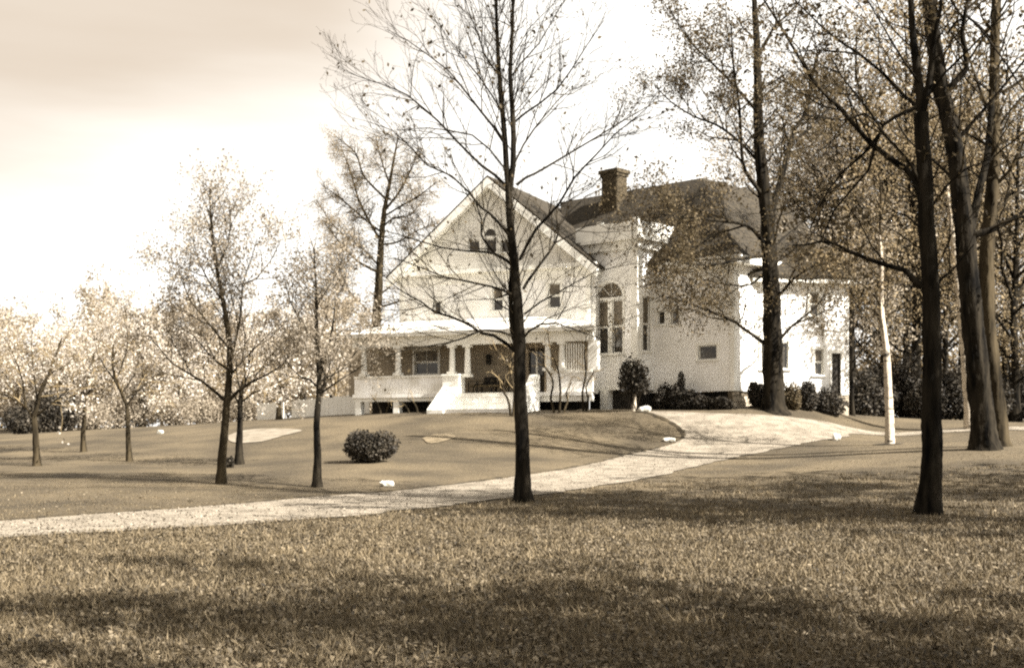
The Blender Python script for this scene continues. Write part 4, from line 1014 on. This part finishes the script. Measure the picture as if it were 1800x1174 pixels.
# low right wing E ----------------------------------------------------
E0 = Cn + v * 1.81; e1 = np.array([.985, .17]); Ee = E0 + e1 * 4.4
Ef = Fr(E0, Ee); ebk = -Ef.o[:2]
ew = [W4(Ef, 1338, 1386, 602, 648), W4(Ef, 1432, 1447, 614, 659)]; edoor = (Ef.ax(1462), Ef.ax(1478), 3.3, Ef.zz(1470, 621)); eu = W4(Ef, 1325, 1338, 500, 545)
eu2 = W4(Ef, 1424, 1440, 515, 555)
wall(Ef, 0, Ef.L, 3.3, 8.5, [ew[0], ew[1], edoor, eu2], M['white'])
window(Ef, *ew[0], mid=False, bars=2); window(Ef, *ew[1]); window(Ef, *eu2)
mb = MB(); Ef.box(mb, edoor[0], edoor[1], -.15, -.08, edoor[2], edoor[3]); dd_ = mb.build('door', M['dark'], house)
mb = MB(); Ef.box(mb, edoor[0] - .1, edoor[0], -.02, .03, edoor[2], edoor[3]); Ef.box(mb, edoor[1], edoor[1] + .1, -.02, .03, edoor[2], edoor[3]); Ef.box(mb, edoor[0] - .14, edoor[1] + .14, -.02, .05, edoor[3], edoor[3] + .12)
mb.build('door_frame', M['trim'], dd_)
plain(Ee, Ee + ebk * 5.5, 3.3, 8.5); plain(E0 + ebk * 5.5, Ee + ebk * 5.5, 3.3, 8.5)
ex, ey = .45, .45
def EP(a, b, z): return Ef.P(a, b, z)
rm0, rm1 = Ef.ax(1398, -2.6), Ef.ax(1412, -2.6)
Er = MB(); z0_, z1_ = 8.5, 11.1
Er.prism([EP(-.6, ey, z0_), EP(Ef.L + ex, ey, z0_), EP(rm1, -2.7, z1_), EP(rm0, -2.7, z1_)], (0, 0, .12))
Er.prism([EP(Ef.L + ex, ey, z0_), EP(Ef.L + ex, -6, z0_), EP(rm1, -2.7, z1_)], (0, 0, .12))
Er.prism([EP(-.6, -6, z0_), EP(-.6, ey, z0_), EP(rm0, -2.7, z1_)], (0, 0, .12))
Er.prism([EP(Ef.L + ex, -6, z0_), EP(-.6, -6, z0_), EP(rm0, -2.7, z1_), EP(rm1, -2.7, z1_)], (0, 0, .12))
Er.build('roof', M['roof'], house)
mb = MB(); Ef.box(mb, -.3, Ef.L + .4, .003, .40, 8.3, 8.49); mb.build('cornice', M['trim'], house)

# foundations ---------------------------------------------------------
def found(fr, a0, a1, z1, inset, mat, z0=2.3, name='foundation', th=.3):
    mb = MB(); fr.box(mb, a0, a1, -inset - th, -inset, z0, z1); return mb.build(name, mat, house)
found(Wf, 0, Wf.L - .6, 3.42, .5, M['void'], name='crawl_shade_panel')  # set-back dark panels paint the shade below the floors
found(Bf, 0, Bf.L - .35, 3.55, .25, M['void'], name='crawl_shade_panel'); found(Bs, .05, Bs.L, 3.55, .3, M['void'], name='crawl_shade_panel')
found(Ef, 0, Ef.L, 3.3, .04, M['stone'])
# rough stone blocks of the corner foundation
fo_ = MB(); Ws.box(fo_, .05, 1.8, -.35, -.10, 2.3, 3.42); fnd = fo_.build('foundation', M['mortar'], house)
rs = random.Random(3); z = 2.45
while z < 3.05:
    hh = rs.uniform(.22, .32); a = .04
    while a < 1.7:
        l_ = min(rs.uniform(.3, .6), 1.8 - a); s = MB(); Ws.box(s, a + .012, a + l_ - .012, -.12, -.03 + rs.uniform(-.02, .03), z + .012, z + hh - .012); s.build('stone_block', M['stone'], fnd); a += l_
    z += hh
for a in (.04, 1.35):
    s = MB(); Ws.box(s, a, a + .42, -.12, -.01, z + .012, 3.40); s.build('stone_block', M['stone'], fnd)
# chimney with bricks ---------------------------------------------------
cc = np.array([5.18, 62.6]); cw, cd = .98, .80
Cf = Fr(cc - u * cw / 2 - v * cd / 2, cc + u * cw / 2 - v * cd / 2)
Cs = Fr(cc + u * cw / 2 - v * cd / 2, cc + u * cw / 2 + v * cd / 2)
zc0, zc1 = 12.2, 14.50
mb = MB(); Cf.box(mb, 0, Cf.L, -cd, 0, zc0, zc1); chim = mb.build('chimney', M['mortar'], house)
bk = MB(); courses = 26; chh = (zc1 - zc0 - .02) / courses
for fr_ in (Cf, Cs):
    for i_ in range(courses):
        a = -.11 if i_ % 2 else 0.0
        while a < fr_.L - .01:
            x0 = max(a, 0.0) + .006; x1 = min(a + .22, fr_.L) - .006
            if x1 - x0 > .04: fr_.box(bk, x0, x1, .002, .016 + .006 * ((i_ * 7 + int(a * 31)) % 3), zc0 + i_ * chh + .006, zc0 + (i_ + 1) * chh - .006)
            a += .22
o_bk = bk.build('brick', M['brick'], chim); o_bk['kind'] = 'stuff'
mb = MB(); Cf.box(mb, -.07, Cf.L + .07, -cd - .07, .07, zc1, zc1 + .16); Cf.box(mb, -.13, Cf.L + .13, -cd - .13, .13, zc1 + .16, zc1 + .34); mb.build('chimney_cap', M['brick'], chim)
mb = MB(); Cf.box(mb, .12, Cf.L - .12, -cd + .12, -.12, zc1 + .34, zc1 + .42); mb.build('flue', M['dark'], chim)

# porch -----------------------------------------------------------------
PD = 2.5                                            # porch depth
aL = G.ax(622, PD); aR = G.ax(1042, PD)
zc_ = 5.80
aI = G.L + .22                                       # the right end is canted back to the bay corner
def deck(x0, x1, xi, b0, b1, z0, z1): return MB().prism([G.P(x0, b0, z0), G.P(x0, b1, z0), G.P(x1, b1, z0), G.P(xi, b0, z0)], (0, 0, z1 - z0))
deck(aL, aR, aI, .003, PD + .12, ZF - .16, ZF).build('porch_floor', M['boards'], house)
mb = MB(); G.box(mb, aL, G.ax(783, PD), PD - .14, PD + .03, ZF - .34, ZF - .16); mb.build('porch_skirt', M['trim'], house)
mb = MB(); G.box(mb, G.ax(940, PD), aR, PD - .14, PD + .03, ZF - .42, ZF - .16); mb.build('porch_skirt', M['trim'], house)
# near-black panel that paints the shade of the hollow under the floor
mb = MB(); G.box(mb, aL, aI, .6, .8, 2.3, ZF - .17); mb.build('crawl_shade_panel', M['void'], house)
# piers
for px in (630, 697):
    a = G.ax(px, PD) ; wdt = .15 if px < 1000 else .2
    mb = MB(); G.box(mb, a - wdt, a + wdt, PD - .3, PD + .05, 2.3, ZF - .161 + (0 if px > 1000 else 0)); mb.build('pier', M['trim'], house)
mb = MB(); q_a = Bf.ax(1062, .1); Bf.box(mb, q_a - .22, q_a + .22, -.3, .12, 2.3, 3.549); mb.build('pier', M['trim'], house)
mb = MB(); Bf.box(mb, -.3, Bf.L + .1, -.28, .09, 3.551, 3.70); mb.build('water_table', M['trim'], house)
# vertical slats under the left and right porch
def slats(x0, x1, z0, z1, step, wd, b, mat, name='slat'):
    a0, a1 = G.ax(x0, b), G.ax(x1, b); n = int((a1 - a0) / step); src = None
    for i in range(n):
        a = a0 + i * step
        if src is None:
            mb = MB(); G.box(mb, a0, a0 + wd, b - .03, b, z0, z1); src = mb.build(name, mat, house)
        else:
            c_ = src.copy(); COL.objects.link(c_); c_.parent = house; d_ = G.a * (i * step); c_.location = tuple(d_)
slats(995, 1032, ZF + .95, zc_ - .25, .115, .05, PD - .1, M['trim'])
# solid railings with a moulded cap
def rail(a0, a1, zt=.78):
    mb = MB(); G.box(mb, a0, a1, PD - .14, PD - .06, ZF, ZF + zt); r_ = mb.build('railing', M['boards'], house)
    mb = MB(); G.box(mb, a0, a1, PD - .2, PD, ZF + zt, ZF + zt + .09); mb.build('cap_rail', M['trim'], r_)
rail(aL, G.ax(784, PD)); rail(G.ax(960, PD), aR - .02, .86)
MB().prism([G.P(aR - .1, PD - .2, ZF), G.P(aR - .02, PD - .2, ZF), G.P(aI - .02, .003, ZF), G.P(aI - .1, .003, ZF)], (0, 0, .86)).build('railing', M['boards'], house)
# columns: tapered round shafts with plinth and cap
def column(px, z0, r0=.15, r1=.12):
    a = G.ax(px, PD - .12); c_ = G.P(a, PD - .12, 0); k = 9; w_ = np.linspace(0, 1, k)
    P = np.c_[np.full(k, c_[0]), np.full(k, c_[1]), z0 + .14 + w_ * (zc_ - .28 - z0 - .14)]
    V, Fc = tubes([(P, r0 + (r1 - r0) * w_ ** 1.4, 9)])
    o = obj('column', V, Fc, M['trim'], house, smooth=True)
    mb = MB(); G.box(mb, a - .19, a + .19, PD - .31, PD + .07, z0, z0 + .14); mb.build('plinth', M['trim'], o)
    mb = MB(); G.box(mb, a - .18, a + .18, PD - .30, PD + .06, zc_ - .28, zc_ - .16); mb.build('capital', M['trim'], o)
for px, z0 in ((640, ZF + .87), (700, ZF + .87), (795, ZF + .87), (822, ZF + .75), (963, ZF + .95), (988, ZF + .95)): column(px, z0)
mb = MB(); a = G.ax(1043, PD); G.box(mb, a - .26, a + .18, PD - .35, PD - .02, ZF + .95, zc_ - .162); mb.build('corner_pilaster', M['trim'], house)
# beam, ceiling, roof
mb = MB(); G.box(mb, aL - .05, aR + .02, PD - .28, PD + .04, zc_ - .16, zc_ + .28); mb.build('porch_beam', M['trim'], house)
MB().prism([G.P(aR - .3, PD - .28, zc_ - .158), G.P(aR, PD - .28, zc_ - .158), G.P(aI, .003, zc_ - .158), G.P(aI - .3, .003, zc_ - .158)], (0, 0, .42)).build('porch_beam', M['trim'], house)
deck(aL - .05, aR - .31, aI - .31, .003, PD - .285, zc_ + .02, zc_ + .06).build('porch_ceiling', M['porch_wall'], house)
deck(aL - .4, aR + .2, aI + .05, .003, PD + .42, zc_ + .285, zc_ + .40).build('porch_cornice', M['trim'], house)
ze = zc_ + .405; zw = 7.0
mb = MB()
mb.prism([G.P(aL - .45, PD + .47, ze), G.P(aR + .25, PD + .47, ze), G.P(aR - 3.2, .003, zw), G.P(aL + 1.6, .003, zw)], (0, 0, .07))
mb.prism([G.P(aR + .25, PD + .47, ze), G.P(aI + .08, .003, ze), G.P(aR - 3.2, .003, zw)], (0, 0, .07))
mb.build('porch_roof', M['shingle_white'], house)
# steps
s0, s1 = G.ax(812, PD), G.ax(938, PD)
ns = 6; rise = (ZF - 2.5) / ns
for i in range(ns):
    mb = MB(); G.box(mb, s0 + .003, s1 - .003, PD + .12 + i * .28, PD + .12 + (i + 1) * .28 + .02, 2.3, ZF - (i + .0) * rise - rise * .3)
    st = mb.build('step', M['boards'], house)
    mb = MB(); G.box(mb, s0 + .003, s1 - .003, PD + .11 + i * .28, PD + .16 + (i + 1) * .28, ZF - i * rise - rise * .3 + .002, ZF - i * rise - rise * .3 + .04); mb.build('tread', M['trim'], st)
# step cheeks: left one a solid pedestal stepping down, right one a raking wall
def cheek(a0, a1, zt_):
    mb = MB(); E = G.a * (a1 - a0)
    mb.prism([G.P(a0, PD + .122, 2.3), G.P(a0, PD + 2.0, 2.3), G.P(a0, PD + 2.0, 2.62), G.P(a0, PD + .45, ZF + zt_), G.P(a0, PD + .122, ZF + zt_)], E)
    return mb.build('step_cheek', M['trim'], house)
aq = G.ax(784, PD)
mb = MB(); G.box(mb, aq, s0, PD - .30, PD + .35, 2.3, ZF + .80); G.box(mb, aq - .04, s0 + .04, PD - .34, PD + .39, ZF + .80, ZF + .88); mb.build('pedestal', M['trim'], house)
mb = MB(); G.box(mb, aq, s0, PD + .352, PD + 1.9, 2.3, 2.62 + .0); mb.prism([G.P(aq, PD + .352, 2.621), G.P(aq, PD + 1.9, 2.621), G.P(aq, PD + .352, ZF + .3)], G.a * (s0 - aq)); mb.build('step_cheek', M['trim'], house)
cheek(s1, s1 + .35, .78)

# things standing on the porch -----------------------------------------
def place_box_thing(): pass
def lounge(px, label, wdt, hgt):
    a = G.ax(px, 1.0); b0 = .7; root = thing('wicker_chair', G.P(a, 1.0, ZF), label, 'chair', 'wicker chairs on the porch')
    mb = MB(); G.box(mb, a - wdt, a + wdt, b0, b0 + .6, ZF + .34, ZF + .42); mb.build('seat', M['wicker'], root)
    mb = MB(); mb.prism([G.P(a - wdt, b0, ZF + .42), G.P(a + wdt, b0, ZF + .42), G.P(a + wdt * .85, b0 - .14, ZF + hgt), G.P(a - wdt * .85, b0 - .14, ZF + hgt)], G.o * .05); mb.build('backrest', M['dark'], root)
    for s in (-1, 1):
        mb = MB(); x = a + s * wdt - (.03 if s > 0 else -.0); G.box(mb, x - .015, x + .03, b0 + .05, b0 + .55, ZF + .60, ZF + .64); mb.build('armrest', M['wicker'], root)
        for q in (.03, .55):
            mb = MB(); G.box(mb, x - .01, x + .025, b0 + q, b0 + q + .04, ZF, ZF + (.34 if q < .1 else .60)); mb.build('leg', M['dark'], root)
lounge(856, 'dark wicker chair on the porch just right of the left column pair', .36, .82)
lounge(880, 'second dark wicker chair, nearer the tree trunk', .33, .68)
lounge(835, 'pale low wicker chair right beside the left column pair', .22, .5)
a = G.ax(861, .0); root = thing('wall_lantern', G.P(a, .1, ZF + 1.6), 'dark lantern on the porch wall above the wicker chairs', 'lantern')
mb = MB(); G.box(mb, a - .09, a + .09, .06, .24, ZF + 1.45, ZF + 1.80); mb.build('lamp_body', M['dark'], root)
mb = MB(); mb.prism([G.P(a - .13, .02, ZF + 1.801), G.P(a + .13, .02, ZF + 1.801), G.P(a, .02, ZF + 1.93)], G.o * .25); mb.build('cap', M['dark'], root)
mb = MB(); G.box(mb, a - .02, a + .02, .003, .059, ZF + 1.6, ZF + 1.68); mb.build('bracket', M['dark'], root)

# white board fence left of the house -----------------------------------
fa = P_at(452, 73); fb = P_at(652, 64.5)
Ff = Fr(fa, fb); fence = thing('board_fence', fa, 'white board fence running from the porch toward the left trees', 'fence')
n = int(Ff.L / .42); 
for i in range(n):
    if i in (7, 8, 15): continue
    a = i * .42; q = Ff.P(a, 0, 0); z0 = g1(q[0], q[1]); mb = MB(); Ff.box(mb, a, a + .39, -.04, 0, z0 - .1, z0 + .98 + .03 * ((i * 5) % 3)); mb.build('board', M['trim'], fence)
for i in range(0, n + 1, 6):
    a = i * .42 - .06; q = Ff.P(a, 0, 0); z0 = g1(q[0], q[1]); mb = MB(); Ff.box(mb, a, a + .12, -.17, -.05, z0 - .1, z0 + 1.15); mb.build('post', M['dark'], fence)

# ------------------------------------------------------------------ trees out of frame on the right that throw the dappled shade
G_S = 'trees beyond the right edge shading the lawn'
shade_proto = env_tree('shade_tree', 'leafy tree beyond the right edge, nearest the camera', 'tree', (10.0, 4.2, 0), 11, .22, .42, oval, 22,
                       dict(cfg_b, len=(2.2, 1.2), dens=(1.6, 2.2), rad=(.04, .02)), M['bark'], M['twig'], M['leaf_mid'], 6.5, .2, .12, group=G_S, clump=.85, cf=.7)
for x, y, s, lab in [(14.0, 1.0, 1.1, 'leafy tree beyond the right edge, level with the camera'),
                     (14.2, 20.0, 1.3, 'tree beyond the right edge beside the dark leafing tree'), (17.5, 17.0, 1.3, 'big tree beyond the right edge, farther out than its neighbour'), (10.5, 1.5, .9, 'small tree level with the camera beyond the right edge'), (21.0, 24.0, 1.15, 'tree beyond the right edge toward the old trunks')]:
    copy_tree(shade_proto, (x, y, g1(x, y)), rnd.uniform(0, 6.28), (s, s), lab)

# ------------------------------------------------------------------ grass
def grass(name, n, d0, d1, power, hgt, wid, xpad=1.1, seed=1):
    r = np.random.RandomState(seed)
    u_ = r.rand(n); D = (d0 ** (1 - power) + u_ * (d1 ** (1 - power) - d0 ** (1 - power))) ** (1 / (1 - power))
    X = (r.rand(n) * 2 - 1) * D * (900 / F) * xpad
    nz = np.sin(X * 1.3 + np.sin(D * .9) * 2) * np.cos(D * 1.1 + np.sin(X * .7) * 2) + .6 * np.sin(X * 3.7 + D * 2.9) * np.cos(D * 4.1 - X * 1.7)
    # tufts: pull blades toward random centres
    k = n // 14; cx = X[:k]; cd = D[:k]; idx = r.randint(0, k, n); m = r.rand(n) < .55
    X = np.where(m, cx[idx] + r.normal(size=n) * .05 * (D / 14 + .4), X); D = np.where(m, cd[idx] + r.normal(size=n) * .05 * (D / 14 + .4), D)
    tt = r.rand(k)[idx]; th = (.55 + 1.1 * r.rand(k) ** 2)[idx]; tt = np.where(m, tt, r.rand(n) * .6); th = np.where(m, th, .55)
    keep = ~in_poly(X, D, drive_poly); X, D, nz, tt, th = X[keep], D[keep], nz[keep], tt[keep], th[keep]; n = len(X)
    Z = gz(X, D)
    h = hgt * th * (0.6 + .7 * r.rand(n)) * (1 + .22 * nz); az = r.rand(n) * 6.283; w_ = wid * (.6 + .8 * r.rand(n)) * (.6 + D / 22)
    
    Lx = L3[np.argsort(L3[:, 0])]; past = D > np.interp(X, Lx[:, 0], Lx[:, 1]); past &= X < 12
    h = np.where(past, h * .4, h) * np.clip(1.25 - D / 60, .4, 1); w_ = np.where(past, w_ * .7, w_)
    dx, dy = np.cos(az) * w_, np.sin(az) * w_; la = r.rand(n) * 6.283; lean = h * (.25 + 1.0 * r.rand(n))
    b0 = np.c_[X - dx, D - dy, Z - .01]; b1 = np.c_[X + dx, D + dy, Z - .01]
    tp = np.c_[X + np.cos(la) * lean, D + np.sin(la) * lean, Z + h]
    V = np.stack([b0, b1, tp], 1).reshape(-1, 3); t = np.repeat(np.clip(r.rand(n) * .45 + .5 * tt + .12 * nz, 0, 1), 3)
    o = obj(name, V, np.arange(3 * n).reshape(n, 3), M['blade'], tone=t)
    return tag(o, 'short rough grass covering the lawn', 'grass', kind='stuff')
grass('grass', 430000, 7.6, 34, 1.75, .07, .008)
g2 = grass('grass', 120000, 29, 60, 1.9, .03, .005, seed=3)
def weeds(n, seed):
    r = np.random.RandomState(seed); k = n // 9; cx = r.rand(k) * 2 - 1; cd = 7.6 + 15 * r.rand(k) ** 1.7; i = r.randint(0, k, n)
    D = cd[i] + r.normal(size=n) * .07; X = cx[i] * cd[i] * .46 + r.normal(size=n) * .09
    q = ~in_poly(X, D, drive_poly); X, D = X[q], D[q]; Cn_ = np.c_[X, D, gz(X, D) + .02 + .06 * r.rand(len(X))]
    V, Fc, t = leaves(Cn_, .021, flat=.35, aspect=.6); o = obj('weeds', V, Fc, M['weed'], tone=t); tag(o, 'clover and broad leaved weeds in the near lawn', 'weeds', kind='stuff')
weeds(60000, 9)
# grass edge along the drive
def litter(n, seed):
    r = np.random.RandomState(seed); D = 7.8 + 24 * r.rand(n) ** 1.6; X = (r.rand(n) * 2 - 1) * D * .45
    k = ~in_poly(X, D, drive_poly); X, D = X[k], D[k]; Cn_ = np.c_[X, D, gz(X, D) + .03 + .03 * r.rand(len(X))]
    V, Fc, t = leaves(Cn_, .028, flat=.75, aspect=.7); o = obj('fallen_leaves', V, Fc, M['litter'], tone=t); tag(o, 'scattered small fallen leaves in the grass', 'leaves', kind='stuff')
litter(2600, 5)
def pebbles(n, seed):
    r = np.random.RandomState(seed); D = 17 + 40 * r.rand(n) ** 1.3; X = (r.rand(n) * 2 - 1) * D * .5
    k = in_poly(X, D, drive_poly); X, D = X[k], D[k]; Cn_ = np.c_[X, D, gz(X, D) + .035]
    V, Fc, t = leaves(Cn_, .022, flat=.5, aspect=.8); o = obj('gravel', V, Fc, M['gravel_bit'], tone=t); tag(o, 'loose gravel on the drive', 'gravel', kind='stuff')
pebbles(40000, 6)
